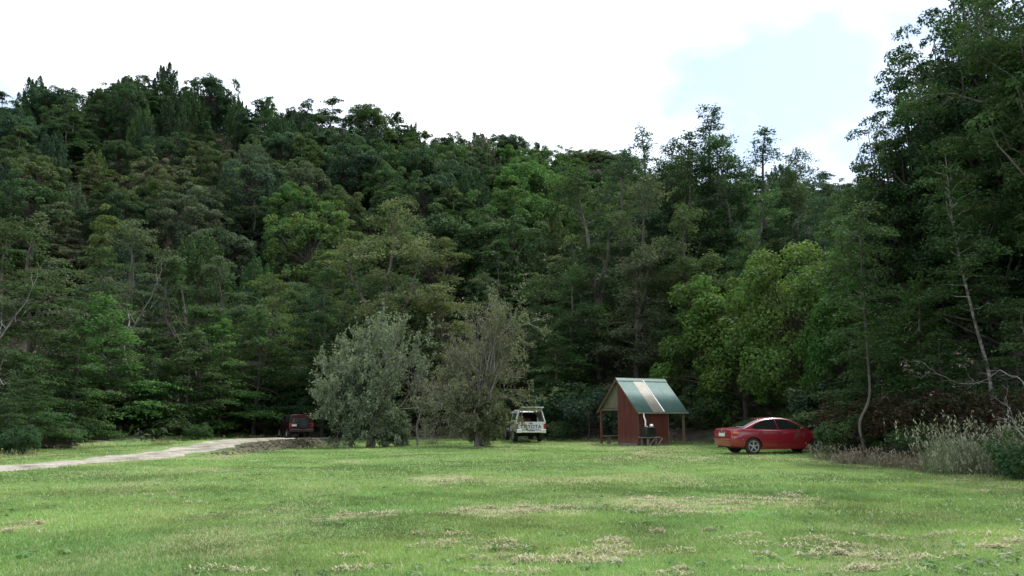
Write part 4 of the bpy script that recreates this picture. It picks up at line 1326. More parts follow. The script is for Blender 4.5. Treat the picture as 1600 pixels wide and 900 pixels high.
# ---- red sedan
def build_sedan():
    px, py = ground_point(1177, 710)
    ang = math.radians(10.5)
    R3 = Matrix.Rotation(ang, 3, 'Z')
    org = Vector((px, py, 0)) - R3 @ Vector((-1.33, -0.78, 0))
    t = thing('sedan', 'red four-door sedan parked with its nose in the bushes on the right', 'car', (org.x, org.y, hz(org.x, org.y) + 0.005), ang)
    def sec(x, w, zb, zs, zt):
        return [(0, zb), (0.78 * w, zb), (0.93 * w, zb + 0.05), (0.975 * w, zb + 0.15), (0.995 * w, 0.5), (1.0 * w, min(0.62, zs - 0.12)), (0.985 * w, zs - 0.10), (0.955 * w, zs - 0.02), (0.90 * w, zs + 0.6 * (zt - zs)), (0.55 * w, zt - 0.008), (0, zt)]
    st = [(-2.235, .60, .42, .70, .74), (-2.225, .70, .36, .80, .84), (-2.19, .775, .30, .885, .935), (-2.12, .82, .27, .935, .985), (-1.95, .85, .25, .955, 1.015), (-1.65, .868, .23, .955, 1.01),
          (-1.33, .872, .21, .945, .99), (-0.8, .872, .20, .935, .97), (-0.2, .872, .20, .92, .955), (0.4, .872, .20, .905, .95), (0.85, .870, .20, .895, .955), (1.15, .868, .21, .87, .93),
          (1.45, .862, .22, .835, .895), (1.8, .845, .23, .775, .83), (2.02, .81, .25, .715, .765), (2.15, .755, .28, .655, .70), (2.21, .68, .33, .60, .63), (2.235, .58, .38, .54, .56)]
    me = loft(st, sec, 'body')
    body = link('body', cut(me, [arch(xw, 0.355, ya, yb, 0.325) for xw in (-1.33, 1.395) for ya, yb in ((0.60, 1.0), (-1.0, -0.60))], 'body', 0.5), M_RED, t)
    # greenhouse
    prof = [(-1.74, .965), (-1.62, 1.02), (-1.40, 1.13), (-1.15, 1.245), (-0.90, 1.335), (-0.65, 1.385), (-0.30, 1.41), (0.05, 1.40), (0.28, 1.365), (0.52, 1.27), (0.76, 1.13), (0.95, 1.01), (1.06, .94)]
    def yside(z): return 0.815 - (z - 0.92) * 0.46
    def gsec(x, zt):
        ys_ = yside(zt)
        return [(0, .88), (0.815, .88), (0.815, .92), (yside(.92 + (zt - .92) * .5), .92 + (zt - .92) * .5), (yside(zt - 0.05 * min(1, (zt - .92) * 4)), zt - 0.05 * min(1, (zt - .92) * 4)), (ys_ - 0.05, zt - 0.006), (ys_ * 0.5, zt + 0.012), (0, zt + 0.018)]
    gm_ = loft([(x, z) for x, z in prof], gsec, 'cabin')
    bm = bmesh.new(); bm.from_mesh(gm_)
    for f in bm.faces: f.smooth = True
    for e in bm.edges: e.smooth = not (len(e.link_faces) == 2 and e.calc_face_angle(0) > 0.6)
    bm.to_mesh(gm_); bm.free()
    cab = link('cabin', gm_, M_RED, t)
    for s in (-1, 1):
        def W(pts): return [(x, s * (yside(z) + 0.002), z) for x, z in pts]
        rear = [(-1.22, .975), (-1.34, 1.03), (-1.30, 1.07), (-1.08, 1.19), (-0.86, 1.275), (-0.62, 1.325), (-0.33, 1.345), (-0.27, .965)]
        front = [(-0.23, .965), (-0.285, 1.345), (-0.02, 1.345), (0.20, 1.315), (0.45, 1.215), (0.68, 1.085), (0.86, .965)]
        panel('side_window', W(rear), (0, s * 0.006, 0), M_GLASS, cab)
        panel('side_window', W(front), (0, s * 0.006, 0), M_GLASS, cab)
        # door seams, handles, rub strip
        for xl in (-0.98, -0.25, 0.92):
            MB().box((xl, s * 0.868, 0.60), (0.008, 0.012, 0.60)).build('door_gap', M_SEAL, body)
        for xh in (-0.86, 0.02):
            MB().box((xh, s * 0.868, 0.80), (0.17, 0.03, 0.03)).build('door_handle', M_RED, body, 0.008)
        MB().box((0.03, s * 0.874, 0.50), (1.95, 0.022, 0.05)).build('rub_strip', M_RED, body, 0.006)
        MB().box((0.02, s * 0.815, 0.245), (2.05, 0.08, 0.07)).build('sill', M_RED, body, 0.012)
        mi = MB().box((0.70, s * 0.93, 0.985), (0.10, 0.17, 0.115)).build('mirror', M_RED, t, 0.03, 0.8)
        tl = panel('tail_light', [(-2.205, s * 0.50, .83), (-2.195, s * 0.50, .70), (-2.175, s * 0.755, .70), (-2.175, s * 0.755, .84)], (-0.03, 0, 0), M_TAIL, t, 0.02)
        panel('lens', [(-2.19, s * 0.805, .845), (-2.17, s * 0.80, .71), (-1.93, s * 0.857, .73), (-1.90, s * 0.855, .86)], (-0.006, s * 0.014, 0), M_TAIL, tl, 0.02)
        panel('amber_lens', [(-2.16, s * 0.815, .85), (-2.15, s * 0.82, .80), (-1.95, s * 0.862, .81), (-1.93, s * 0.855, .865)], (-0.006, s * 0.020, 0), M_AMBER, tl, 0.02)
        panel('reversing_lens', [(-2.205, s * 0.52, .735), (-2.2, s * 0.52, .70), (-2.185, s * 0.66, .70), (-2.185, s * 0.66, .735)], (-0.034, 0, 0), M_CLEAR, tl, 0.02)
        panel('headlight', [(2.15, s * 0.40, .62), (2.17, s * 0.40, .52), (2.10, s * 0.74, .53), (2.05, s * 0.77, .64)], (0.035, 0, 0), M_CLEAR, t, 0.02)
    def glass_patch(name, xa, xb, ywa, ywb):
        nn, kk = 10, 8
        V, Fs = [], []
        for i in range(nn + 1):
            x = xa + (xb - xa) * i / nn
            zt = np.interp(x, [p[0] for p in prof], [p[1] for p in prof])
            yw = ywa + (ywb - ywa) * i / nn
            for k in range(kk + 1):
                q = -1 + 2 * k / kk
                yy = q * yw
                V.append((x, yy, zt + 0.018 - 0.024 * min(1, abs(yy) / (yside(zt) - .05)) ** 1.6 + 0.010))
        for i in range(nn):
            for k in range(kk):
                a = i * (kk + 1) + k
                Fs.append((a, a + kk + 1, a + kk + 2, a + 1))
        o = link(name, np_mesh(name, V, np.array(Fs), True), M_GLASS, cab)
        o.modifiers.new('t', 'SOLIDIFY').thickness = 0.006
        return o
    glass_patch('rear_window', -1.64, -0.90, 0.66, 0.55)
    glass_patch('windscreen', 0.33, 0.98, 0.55, 0.68)
    MB().box((-2.225, 0, 0.565), (0.055, 1.40, 0.05)).build('bumper_strip', M_RED, body, 0.015, 0.8)
    for s in (-1, 1):
        MB().bar((-2.20, s * 0.70, 0.565), (-1.72, s * 0.866, 0.565), 0.04, 0.05).build('bumper_strip', M_RED, body, 0.01)
    MB().box((-2.215, 0, 0.33), (0.05, 1.30, 0.045)).build('bumper_lip', M_RED, body, 0.015, 0.8)
    MB().box((-2.232, 0, 0.745), (0.02, 0.53, 0.13)).build('number_plate', M_PLATE, body, 0.004)
    MB().box((-2.232, 0, 0.845), (0.03, 0.62, 0.035)).build('plate_light_bar', M_CHROME, body, 0.008)
    em = MB().lathe([(0.042, -0.012), (0.042, 0.0), (0.036, 0.004)], 'X', 20, (-2.21, 0, 0.905)).build('emblem', M_TRIM, body)
    for a0 in (0, math.pi):
        pts = [(-2.224, 0, 0.905)] + [(-2.224, 0.03 * math.cos(a), 0.905 + 0.03 * math.sin(a)) for a in np.linspace(a0, a0 + math.pi / 2, 6)]
        panel('emblem_quarter', pts, (-0.002, 0, 0), plain('emblem_blue', (0.05, 0.2, 0.5), 0.3), em, 0.001)
        pts = [(-2.224, 0, 0.905)] + [(-2.224, 0.03 * math.cos(a), 0.905 + 0.03 * math.sin(a)) for a in np.linspace(a0 + math.pi / 2, a0 + math.pi, 6)]
        panel('emblem_quarter', pts, (-0.002, 0, 0), M_WHITE, em, 0.001)
    # boot-lid and bumper shut lines, fuel flap
    for s in (-1, 1):
        MB().bar((-2.215, s * 0.44, 0.66), (-2.20, s * 0.44, 0.90), 0.02, 0.008).build('boot_gap', M_SEAL, body)
        MB().bar((-2.12, s * 0.66, 0.955), (-1.72, s * 0.70, 0.985), 0.008, 0.03).build('boot_gap', M_SEAL, body)
        MB().bar((-2.17, s * 0.80, 0.66), (-1.72, s * 0.868, 0.66), 0.016, 0.008).build('bumper_gap', M_SEAL, body)
    MB().box((-2.226, 0, 0.645), (0.02, 1.30, 0.008)).build('bumper_gap', M_SEAL, body)
    MB().box((-2.19, 0, 0.29), (0.06, 0.9, 0.05)).build('diffuser', M_TRIM, body, 0.01)
    MB().tube([(-2.0, 0.42, 0.26), (-2.24, 0.42, 0.26)], [0.03, 0.03], 10).build('exhaust', M_CHROME, t)
    for xw in (-1.33, 1.395):
        for s in (-1, 1):
            wheel(t, xw, s * 0.755, 0.315, 0.20, 5, s)
    MB().box((0.0, 0, 0.24), (3.6, 1.1, 0.10)).build('underbody', M_SEAL, t)
build_sedan()

# ---- white utility with a canopy, tailgate shut and canopy hatch raised
def text_mesh(txt, size, extrude):
    cu = bpy.data.curves.new('txt', 'FONT'); cu.body = txt; cu.size = size; cu.extrude = extrude
    cu.align_x = 'CENTER'; cu.align_y = 'CENTER'; cu.space_character = 1.2; cu.offset = 0.006
    o = bpy.data.objects.new('tmp_txt', cu); COL.objects.link(o)
    dg = bpy.context.evaluated_depsgraph_get()
    me = bpy.data.meshes.new_from_object(o.evaluated_get(dg))
    bpy.data.objects.remove(o)
    return me

def build_ute():
    px, py = ground_point(824, 690.5)
    ang = math.radians(90 + 9)
    R3 = Matrix.Rotation(ang, 3, 'Z')
    org = Vector((px, py, 0)) - R3 @ Vector((-1.25, 0, 0))
    t = thing('utility_vehicle', 'white utility with canopy hatch raised, seen from behind on the lawn', 'utility', (org.x, org.y, hz(org.x, org.y)), ang)
    # local: x forward; rear axle -1.25, tailgate -2.35
    def sec(x, w, zb, zt):
        return [(0, zb), (0.9 * w, zb), (0.985 * w, zb + 0.05), (w, zb + 0.25), (w, zt - 0.16), (0.985 * w, zt - 0.03), (0.95 * w, zt), (0, zt)]
    tray = loft([(-2.33, .80, .56, 1.05), (-2.30, .835, .53, 1.06), (-1.2, .845, .53, 1.06), (-0.45, .845, .53, 1.06)], sec, 'tray')
    o_tray = link('tray', cut(tray, [arch(-1.25, 0.42, a, b, 0.36) for a, b in ((0.5, 1.0), (-1.0, -0.5))], 'tray', 0.5), M_WCAR, t)
    def csec(x, w, zb, zt):
        return [(0, zb), (0.9 * w, zb), (w, zb + 0.06), (w, zb + 0.3), (w, zt - 0.18), (0.97 * w, zt - 0.05), (0.9 * w, zt), (0, zt + 0.02)]
    hood = loft([(-0.41, .845, .45, 1.07), (0.8, .845, .45, 1.07), (1.1, .84, .45, 1.06), (1.7, .83, .45, 1.02), (2.15, .80, .48, .95), (2.3, .74, .52, .85)], csec, 'cab_body')
    o_body = link('cab_body', cut(hood, [arch(1.6, 0.42, a, b, 0.36) for a, b in ((0.5, 1.0), (-1.0, -0.5))], 'cab_body', 0.5), M_WCAR, t)
    def yside(z): return 0.815 - (z - 1.05) * 0.30
    def gsec(x, zt):
        return [(0, 1.0), (0.82, 1.0), (0.815, 1.05), (yside(1.05 + (zt - 1.05) * .5), 1.05 + (zt - 1.05) * .5), (yside(zt - .06), zt - .06 if zt > 1.2 else zt - .01), (yside(zt) - .07, zt), (0, zt + .02)]
    cab = link('cabin', loft([(-0.42, 1.60), (-0.25, 1.66), (0.45, 1.67), (0.62, 1.62), (0.95, 1.32), (1.22, 1.08)], gsec, 'cabin'), M_WCAR, t)
    for s in (-1, 1):
        panel('side_window', [(x, s * (yside(z) + 0.002), z) for x, z in [(-0.30, 1.10), (-0.28, 1.56), (0.48, 1.57), (0.62, 1.50), (0.98, 1.10)]], (0, s * 0.008, 0), M_GLASS, cab)
        MB().box((0.80, s * 0.97, 1.14), (0.08, 0.20, 0.15)).build('mirror', M_TRIM, t, 0.02)
        panel('tail_light', [(-2.325, s * 0.71, .99), (-2.325, s * 0.71, .72), (-2.325, s * 0.83, .72), (-2.325, s * 0.83, .99)], (-0.018, 0, 0), M_TAIL, t, 0.02)
    panel('windscreen', [(1.17, -0.72, 1.11), (0.66, -0.60, 1.60), (0.66, 0.60, 1.60), (1.17, 0.72, 1.11)], (0.02, 0, 0.02), M_GLASS, cab)
    # canopy shell, open at the back
    cx0, cx1, z0, z1 = -2.30, -0.46, 1.06, 1.70
    def cy(z): return 0.825 - (z - z0) * 0.27
    for s in (-1, 1):
        pts = [(cx0, s * cy(z0), z0), (cx1, s * cy(z0), z0), (cx1, s * cy(z1), z1), (cx0 + 0.12, s * cy(z1), z1)]
        side = panel('canopy_side', pts, (0, s * 0.012, 0), M_WCAR, t, 0.035)
        panel('canopy_window', [(-2.0, s * cy(1.2), 1.2), (-0.65, s * cy(1.2), 1.2), (-0.65, s * cy(1.56), 1.56), (-1.93, s * cy(1.56), 1.56)], (0, s * 0.018, 0), M_GLASS, side)
        MB().bar((cx0 - 0.005, s * (cy(z0) - 0.015), z0), (cx0 + 0.115, s * (cy(z1) - 0.015), z1), 0.07, 0.05).build('canopy_pillar', M_WCAR, t, 0.01)
    rw = cy(z1)
    MB().add([(cx0 + 0.10, -rw, z1), (cx0 + 0.10, rw, z1), (cx1, rw, z1), (cx1, -rw, z1), (cx0 + 0.10, -rw * .9, z1 + .06), (cx0 + 0.10, rw * .9, z1 + .06), (cx1, rw * .9, z1 + .06), (cx1, -rw * .9, z1 + .06)],
             [(3, 2, 1, 0), (4, 5, 6, 7), (0, 1, 5, 4), (1, 2, 6, 5), (2, 3, 7, 6), (3, 0, 4, 7)]).build('canopy_roof', M_WCAR, t, 0.012)
    MB().box((cx0 + 0.02, 0, z0 + 0.015), (0.06, 1.58, 0.05)).build('canopy_sill', M_WCAR, t, 0.01)
    MB().box((cx1 - 0.02, 0, 1.35), (0.02, 1.4, 0.55)).build('canopy_bulkhead', M_SEAL, t)
    MB().box((-1.0, 0.2, 1.16), (0.9, 0.7, 0.25)).build('load', plain('dark_red_load', (0.12, 0.03, 0.03), 0.8, noise=0.3), t, 0.03)
    # raised hatch
    h0 = Vector((cx0 + 0.10, 0, z1 + 0.055)); dirn = Vector((-0.90, 0, 0.20)).normalized()
    hl = 0.66
    pts = [h0 + Vector((0, -rw * .93, 0)), h0 + dirn * hl + Vector((0, -rw * .98, 0)), h0 + dirn * hl + Vector((0, rw * .98, 0)), h0 + Vector((0, rw * .93, 0))]
    ht = panel('hatch', pts, (0.003, 0, 0.012), M_WCAR, t, 0.02)
    panel('hatch_glass', [h0 + dirn * a + Vector((0, b, 0)) for a, b in ((.07, -rw * .82), (hl - .08, -rw * .86), (hl - .08, rw * .86), (.07, rw * .82))], (-0.006, 0, -0.028), plain('pale_reflecting_glass', (0.30, 0.31, 0.30), 0.15, spec=0.7), ht, 0.004)
    for s in (-1, 1):
        MB().bar((cx0 + 0.08, s * (rw - .05), 1.52), h0 + dirn * 0.42 + Vector((0, s * (rw - .06), -0.02)), 0.016, 0.016).build('gas_strut', M_TRIM, t)
    # tailgate with lettering
    tg_ = MB().box((-2.345, 0, 0.845), (0.05, 1.40, 0.40)).build('tailgate', M_WCAR, t, 0.012)
    tm = text_mesh('TOYOTA', 0.245, 0.003)
    tm.materials.append(M_TRIM)
    lt = link('lettering', tm, None, tg_)
    lt.matrix_local = Matrix.Translation((-2.3745, 0, 0.835)) @ Matrix(((0, 0, -1, 0), (-1, 0, 0, 0), (0, 1, 0, 0), (0, 0, 0, 1)))
    MB().box((-2.372, 0, 1.0), (0.02, 0.20, 0.05)).build('tailgate_handle', M_TRIM, tg_, 0.006)
    # step bumper
    bp_ = MB().box((-2.47, 0, 0.575), (0.16, 1.0, 0.12)).box((-2.43, -0.66, 0.60), (0.20, 0.34, 0.20)).box((-2.43, 0.66, 0.60), (0.20, 0.34, 0.20)).build('bumper', M_CHROME, t, 0.02)
    MB().box((-2.46, 0, 0.655), (0.14, 0.9, 0.03)).build('bumper_step', M_TRIM, bp_)
    MB().box((-2.556, 0, 0.575), (0.012, 0.36, 0.11)).build('number_plate', M_PLATE, bp_)
    MB().box((-0.1, 0, 0.46), (4.0, 0.7, 0.14)).build('chassis', M_SEAL, t)
    MB().tube([(-1.25, -0.68, 0.36), (-1.25, 0.68, 0.36)], [0.06, 0.06], 10).build('rear_axle', M_SEAL, t)
    for xw in (-1.25, 1.6):
        for s in (-1, 1): wheel(t, xw, s * 0.70, 0.355, 0.22, 6, s, 0.58)
    MB().tube([(1.0, 0.78, 1.1), (1.0, 0.80, 1.9)], [0.006, 0.003], 5).build('aerial', M_TRIM, t)
build_ute()

# ---- red four-wheel drive on the track, paint darkened for tree shade
def build_suv():
    Y = 51.0
    p = at(451, 685, Y)
    ang = math.radians(90 - 17 + 14)
    R3 = Matrix.Rotation(ang, 3, 'Z')
    ang = math.radians(90 + 15 + 13)
    t = thing('four_wheel_drive', 'shade-darkened red four-wheel drive with rear spare wheel parked on the gravel track', 'car', (p.x, p.y + 1.4, hz(p.x, p.y + 1.2) + 0.015), ang)
    t.scale = (0.95, 0.95, 0.93)
    def sec(x, w, zb, zt):
        return [(0, zb), (0.88 * w, zb), (0.97 * w, zb + 0.06), (w, zb + 0.25), (w, zt - 0.14), (0.985 * w, zt - 0.03), (0.94 * w, zt), (0, zt)]
    me = loft([(-1.85, .76, .48, 1.00), (-1.82, .80, .45, 1.03), (-1.1, .82, .42, 1.04), (0.3, .82, .42, 1.03), (0.75, .81, .42, 1.01), (1.5, .79, .44, .96), (1.75, .74, .48, .86)], sec, 'body')
    body = link('body', cut(me, [arch(xw, 0.41, a, b, 0.36) for xw in (-1.15, 1.15) for a, b in ((0.5, 1.0), (-1.0, -0.5))], 'body', 0.5), M_RED_SHADE, t)
    def yside(z): return 0.79 - (z - 1.0) * 0.20
    def gsec(x, zt):
        return [(0, .98), (.79, .98), (.79, 1.02), (yside(1 + (zt - 1) * .5), 1 + (zt - 1) * .5), (yside(zt - .06), max(1.02, zt - .06)), (yside(zt) - .07, zt), (0, zt + .02)]
    cab = link('cabin', loft([(-1.82, 1.58), (-1.70, 1.64), (-0.4, 1.67), (0.25, 1.64), (0.45, 1.55), (0.75, 1.18), (0.85, 1.03)], gsec, 'cabin'), M_RED_SHADE, t)
    for s in (-1, 1):
        for pts in ([(-1.62, 1.10), (-1.58, 1.55), (-0.85, 1.57), (-0.85, 1.10)], [(-0.78, 1.10), (-0.78, 1.57), (0.22, 1.56), (0.58, 1.10)]):
            panel('side_window', [(x, s * (yside(z) + .002), z) for x, z in pts], (0, s * 0.008, 0), M_GLASS, cab)
        panel('tail_light', [(-1.835, s * .64, 1.0), (-1.835, s * .64, .80), (-1.835, s * .77, .80), (-1.835, s * .77, 1.0)], (-0.025, 0, 0), M_TAIL, t, .02)
        MB().box((0.62, s * .92, 1.10), (.08, .16, .13)).build('mirror', M_TRIM, t, .02)
        MB().box((0.0, s * .80, .42), (1.3, .12, .05)).build('side_step', M_TRIM, t)
    panel('rear_window', [(-1.815, -.60, 1.09), (-1.815, .60, 1.09), (-1.79, .54, 1.54), (-1.79, -.54, 1.54)], (-0.02, 0, 0.004), M_GLASS, cab)
    panel('windscreen', [(.78, -.66, 1.10), (.78, .66, 1.10), (.46, .58, 1.56), (.46, -.58, 1.56)], (.03, 0, .02), M_GLASS, cab)
    MB().box((-1.90, 0, .56), (.16, 1.56, .18)).build('bumper', M_RED_SHADE, t, .03)
    MB().box((-1.845, .50, .90), (.02, .36, .12)).build('number_plate', M_PLATE, t)
    sw = MB().lathe([(.20, -.10), (.33, -.09), (.345, -.05), (.345, .05), (.32, .08), (.2, .085)], 'X', 28, (-1.96, -0.10, 1.02)).build('spare_wheel', M_RUBBER, t, 0, .7)
    MB().lathe([(.19, -.112), (.14, -.105), (.05, -.115)], 'X', 20, (-1.96, -0.10, 1.02)).build('spare_cover', M_TRIM, sw)
    MB().box((-.05, 0, .40), (3.0, .8, .12)).build('chassis', M_SEAL, t)
    for xw in (-1.15, 1.15):
        for s in (-1, 1): wheel(t, xw, s * .70, .345, .21, 6, s, .58)
build_suv()

# ------------------------------------------------------------------ small growth and litter
M_GRASS = leaf_mat('grass_blades', rough=0.6, transl=0.3, spec=0.2, through=(1.05, 1.25, 0.8), use_object_color=False, col=(0.205, 0.295, 0.098), vmin=0.62, vmax=1.45, dry=(0.42, 0.38, 0.23))
grng = np.random.default_rng(9)
def scatter(y0, y1, per_m2, k=0.72):
    n = int(per_m2 * (y1 - y0) * (k * (y0 + y1) + 4))
    y = y0 + (y1 - y0) * grng.random(n)
    x = (grng.random(n) * 2 - 1) * (k * y + 2)
    keepm = (grng.random(n) < (k * y + 2) / (k * y1 + 2) * 1.0)
    return x[keepm], y[keepm]
def grass_mesh():
    V, T, Hh, Dd = [], [], [], []
    for y0, y1, den, w, h in [(6, 9.5, 2000, 0.007, 0.050), (9.5, 13, 1500, 0.009, 0.052), (13, 18, 800, 0.012, 0.055), (18, 26, 350, 0.014, 0.055), (26, 36, 200, 0.018, 0.055), (36, 50, 120, 0.022, 0.06)]:
        x, y = scatter(y0, y1, den)
        d = clearing_distance(x, y); rd = line_distance(x, y, ROAD_MID)
        dr = dryness(x, y)
        ok = (d < 0.3) & ((rd > 1.45 + 0.5 * (VN.fbm(x * 0.8, y * 0.8, 2) - 0.5)) | ((rd < 0.3) & (grng.random(len(x)) < 0.45) & (VN.fbm(x, y, 2) > 0.45)) | ((rd > 0.95) & (grng.random(len(x)) < 0.22)))
        ok &= ~((dr > 0.55) & (grng.random(len(x)) < 0.45))
        bankm = (rd < 2.6) & (y > 32) & (x > -13)
        ok &= ~(bankm & (grng.random(len(x)) < 0.85))
        x, y, dr, d = x[ok], y[ok], dr[ok], d[ok]
        n = len(x)
        z = height(x, y)
        lush = VN.fbm(x * 0.45 + 50, y * 0.45 + 8, 3)
        hh = 0.8 * h * grng.uniform(0.5, 1.3, n) * (0.55 + 0.9 * lush) * (1 - 0.35 * dr) * (1 + 1.2 * smooth(-1.2, 0.3, d))
        a = grng.random(n) * 2 * math.pi
        lean = grng.normal(size=(n, 2)) * 0.5
        ww = w * grng.uniform(0.6, 1.4, n)
        b1 = np.stack([x - np.cos(a) * ww, y - np.sin(a) * ww, z - 0.005], -1)
        b2 = np.stack([x + np.cos(a) * ww, y + np.sin(a) * ww, z - 0.005], -1)
        tp = np.stack([x + lean[:, 0] * hh, y + lean[:, 1] * hh, z + hh], -1)
        V.append(np.stack([b1, b2, tp], 1).reshape(-1, 3))
        patch = VN.fbm(x * 1.1 + 7, y * 1.1, 3)
        big = VN.fbm(x * 0.28 + 33, y * 0.55 + 5, 4)
        T.append(np.repeat(np.clip(0.5 + 1.1 * (patch - 0.5) + 1.3 * (big - 0.5) + 0.4 * (grng.random(n) - 0.5), 0, 1), 3))
        Hh.append(np.repeat(np.clip(0.55 + 1.6 * (VN.fbm(x * 0.35 + 90, y * 0.5, 3) - 0.5) + grng.normal(size=n) * 0.12, 0, 1), 3))
        straw = (grng.random(n) < np.clip(dr * 0.9 + 0.06 + 0.2 * (1 - lush) ** 2, 0, 1)).astype(float) * grng.uniform(0.3, 1, n)
        Dd.append(np.repeat(straw, 3))
    V = np.concatenate(V)
    print('blades', len(V) // 3)
    return np_mesh('grass', V, np.arange(len(V)).reshape(-1, 3), False, {'tint': np.concatenate(T), 'hue': np.concatenate(Hh), 'dry': np.concatenate(Dd)})
tag(link('grass', grass_mesh(), M_GRASS), 'short mown grass covering the clearing', 'grass', kind='stuff')

# heaps and wisps of cut, dried grass
def clippings():
    V, T, Hh = [], [], []
    spots = []
    for (u0, u1, v0, v1, n) in [(660, 720, 834, 862, 9), (730, 880, 845, 885, 14), (880, 1010, 842, 880, 18), (760, 980, 870, 900, 14), (1230, 1440, 840, 895, 26), (1440, 1600, 830, 880, 14),
                                (990, 1160, 778, 806, 26), (1130, 1280, 770, 796, 16), (690, 900, 790, 810, 22), (520, 620, 798, 812, 10), (0, 60, 815, 838, 6), (1000, 1250, 830, 900, 16), (300, 640, 860, 900, 8),
                                (1500, 1600, 750, 770, 6), (150, 400, 770, 800, 5), (600, 760, 750, 770, 6), (920, 1100, 705, 740, 8), (200, 340, 725, 745, 4)]:
        for k in range(int(n * 0.7)):
            spots.append(gp(grng.uniform(u0, u1), grng.uniform(v0, v1)))
    for (cx, cy) in spots:
        r = grng.uniform(0.05, 0.17) * (1 + cy * 0.012)
        n = int(45 + 220 * r)
        ang = grng.random(n) * 6.283; rr = np.sqrt(grng.random(n)) * r
        sx = grng.uniform(1.2, 2.4)
        x = cx + np.cos(ang) * rr * sx; y = cy + np.sin(ang) * rr
        z = height(x, y) + 0.015 + grng.random(n) * 0.05 * np.clip(1 - rr / r, 0.1, 1) * (0.6 + grng.random())
        a = grng.random(n) * 6.283; L = grng.uniform(0.04, 0.12, n); w = 0.006 * (1 + cy * 0.03)
        dx, dy, dz = np.cos(a) * L, np.sin(a) * L, grng.normal(size=n) * 0.015
        p0 = np.stack([x - dx / 2, y - dy / 2, z - dz], -1); p1 = np.stack([x + dx / 2, y + dy / 2, z + dz], -1)
        sd = np.stack([-np.sin(a) * w, np.cos(a) * w, np.zeros(n)], -1)
        V.append(np.stack([p0 - sd, p0 + sd, p1], 1).reshape(-1, 3))
        T.append(np.repeat(np.clip(grng.random() * 0.5 + 0.5 * grng.random(n), 0, 1), 3)); Hh.append(np.repeat(np.clip(grng.normal(size=n) * 0.2 + 0.5, 0, 1), 3))
    V = np.concatenate(V)
    me = np_mesh('dry_clippings', V, np.arange(len(V)).reshape(-1, 3), False, {'tint': np.concatenate(T), 'hue': np.concatenate(Hh)})
    m = leaf_mat('dried_cut_grass', rough=0.8, transl=0.15, spec=0.15, use_object_color=False, col=(0.40, 0.36, 0.235), vmin=0.6, vmax=1.3)
    tag(link('dry_clippings', me, m), 'dried cut grass lying in wisps on the lawn', 'dry grass', kind='stuff')
clippings()

# flat rosettes of clover and weeds in the turf
def weeds():
    rng = np.random.default_rng(55)
    C, N, D, S, T, Hh = [], [], [], [], [], []
    for i in range(1100):
        y = 7.0 + 22 * rng.random() ** 1.5; x = rng.uniform(-1, 1) * (0.68 * y + 1)
        if VN.fbm(np.array(x * 0.5 + 70), np.array(y * 0.5), 3) < 0.45 or clearing_distance(np.array([x]), np.array([y]))[0] > -0.8: continue
        z = hz(x, y); k = rng.integers(5, 10); r = rng.uniform(0.03, 0.09)
        a = np.arange(k) * 6.283 / k + rng.random() * 6
        d = np.stack([np.cos(a), np.sin(a), np.full(k, 0.25)], -1)
        C.append(np.array([x, y, z + 0.028]) + d * r * 0.6); D.append(d); N.append(np.array([0, 0, 1.0]) + rng.normal(size=(k, 3)) * 0.25)
        S.append(np.full(k, r)); T.append(np.clip(rng.random() + rng.normal(size=k) * 0.1, 0, 1)); Hh.append(np.full(k, rng.random()))
    me = leaves_mesh('lawn_weeds', np.concatenate(C), np.concatenate(N), np.concatenate(S), rng, np.concatenate(T), np.concatenate(Hh), np.concatenate(D), aspect=0.5)
    tag(link('lawn_weeds', me, leaf_mat('weed_leaves', use_object_color=False, col=(0.085, 0.16, 0.04))), 'flat clover and weed rosettes scattered in the lawn', 'weeds', kind='stuff')
weeds()

# long seeding grass along the right-hand edge of the lawn
def strips(roots, hts, lean, width, segs, rng, seed_heads=True):
    """curved blades; returns verts, quads, per-vertex blade index"""
    n = len(roots)
    s = np.linspace(0, 1, segs + 1)
    a = rng.random(n) * 6.283
    side = np.stack([np.cos(a), np.sin(a), np.zeros(n)], -1)
    P = roots[:, None, :] + np.stack([lean[:, 0, None] * s ** 2, lean[:, 1, None] * s ** 2, hts[:, None] * (s - 0.12 * s ** 3)], -1)
    w = width[:, None] * (1 - 0.85 * s[None, :])
    A = P - side[:, None, :] * w[..., None]; B = P + side[:, None, :] * w[..., None]
    V = np.stack([A, B], 2).reshape(n, -1, 3)
    m = 2 * (segs + 1)
    q = np.array([[2 * k, 2 * k + 1, 2 * k + 3, 2 * k + 2] for k in range(segs)])
    Fq = (q[None] + (np.arange(n) * m)[:, None, None]).reshape(-1, 4)
    return V.reshape(-1, 3), Fq, np.repeat(np.arange(n), m), P[:, -1, :]

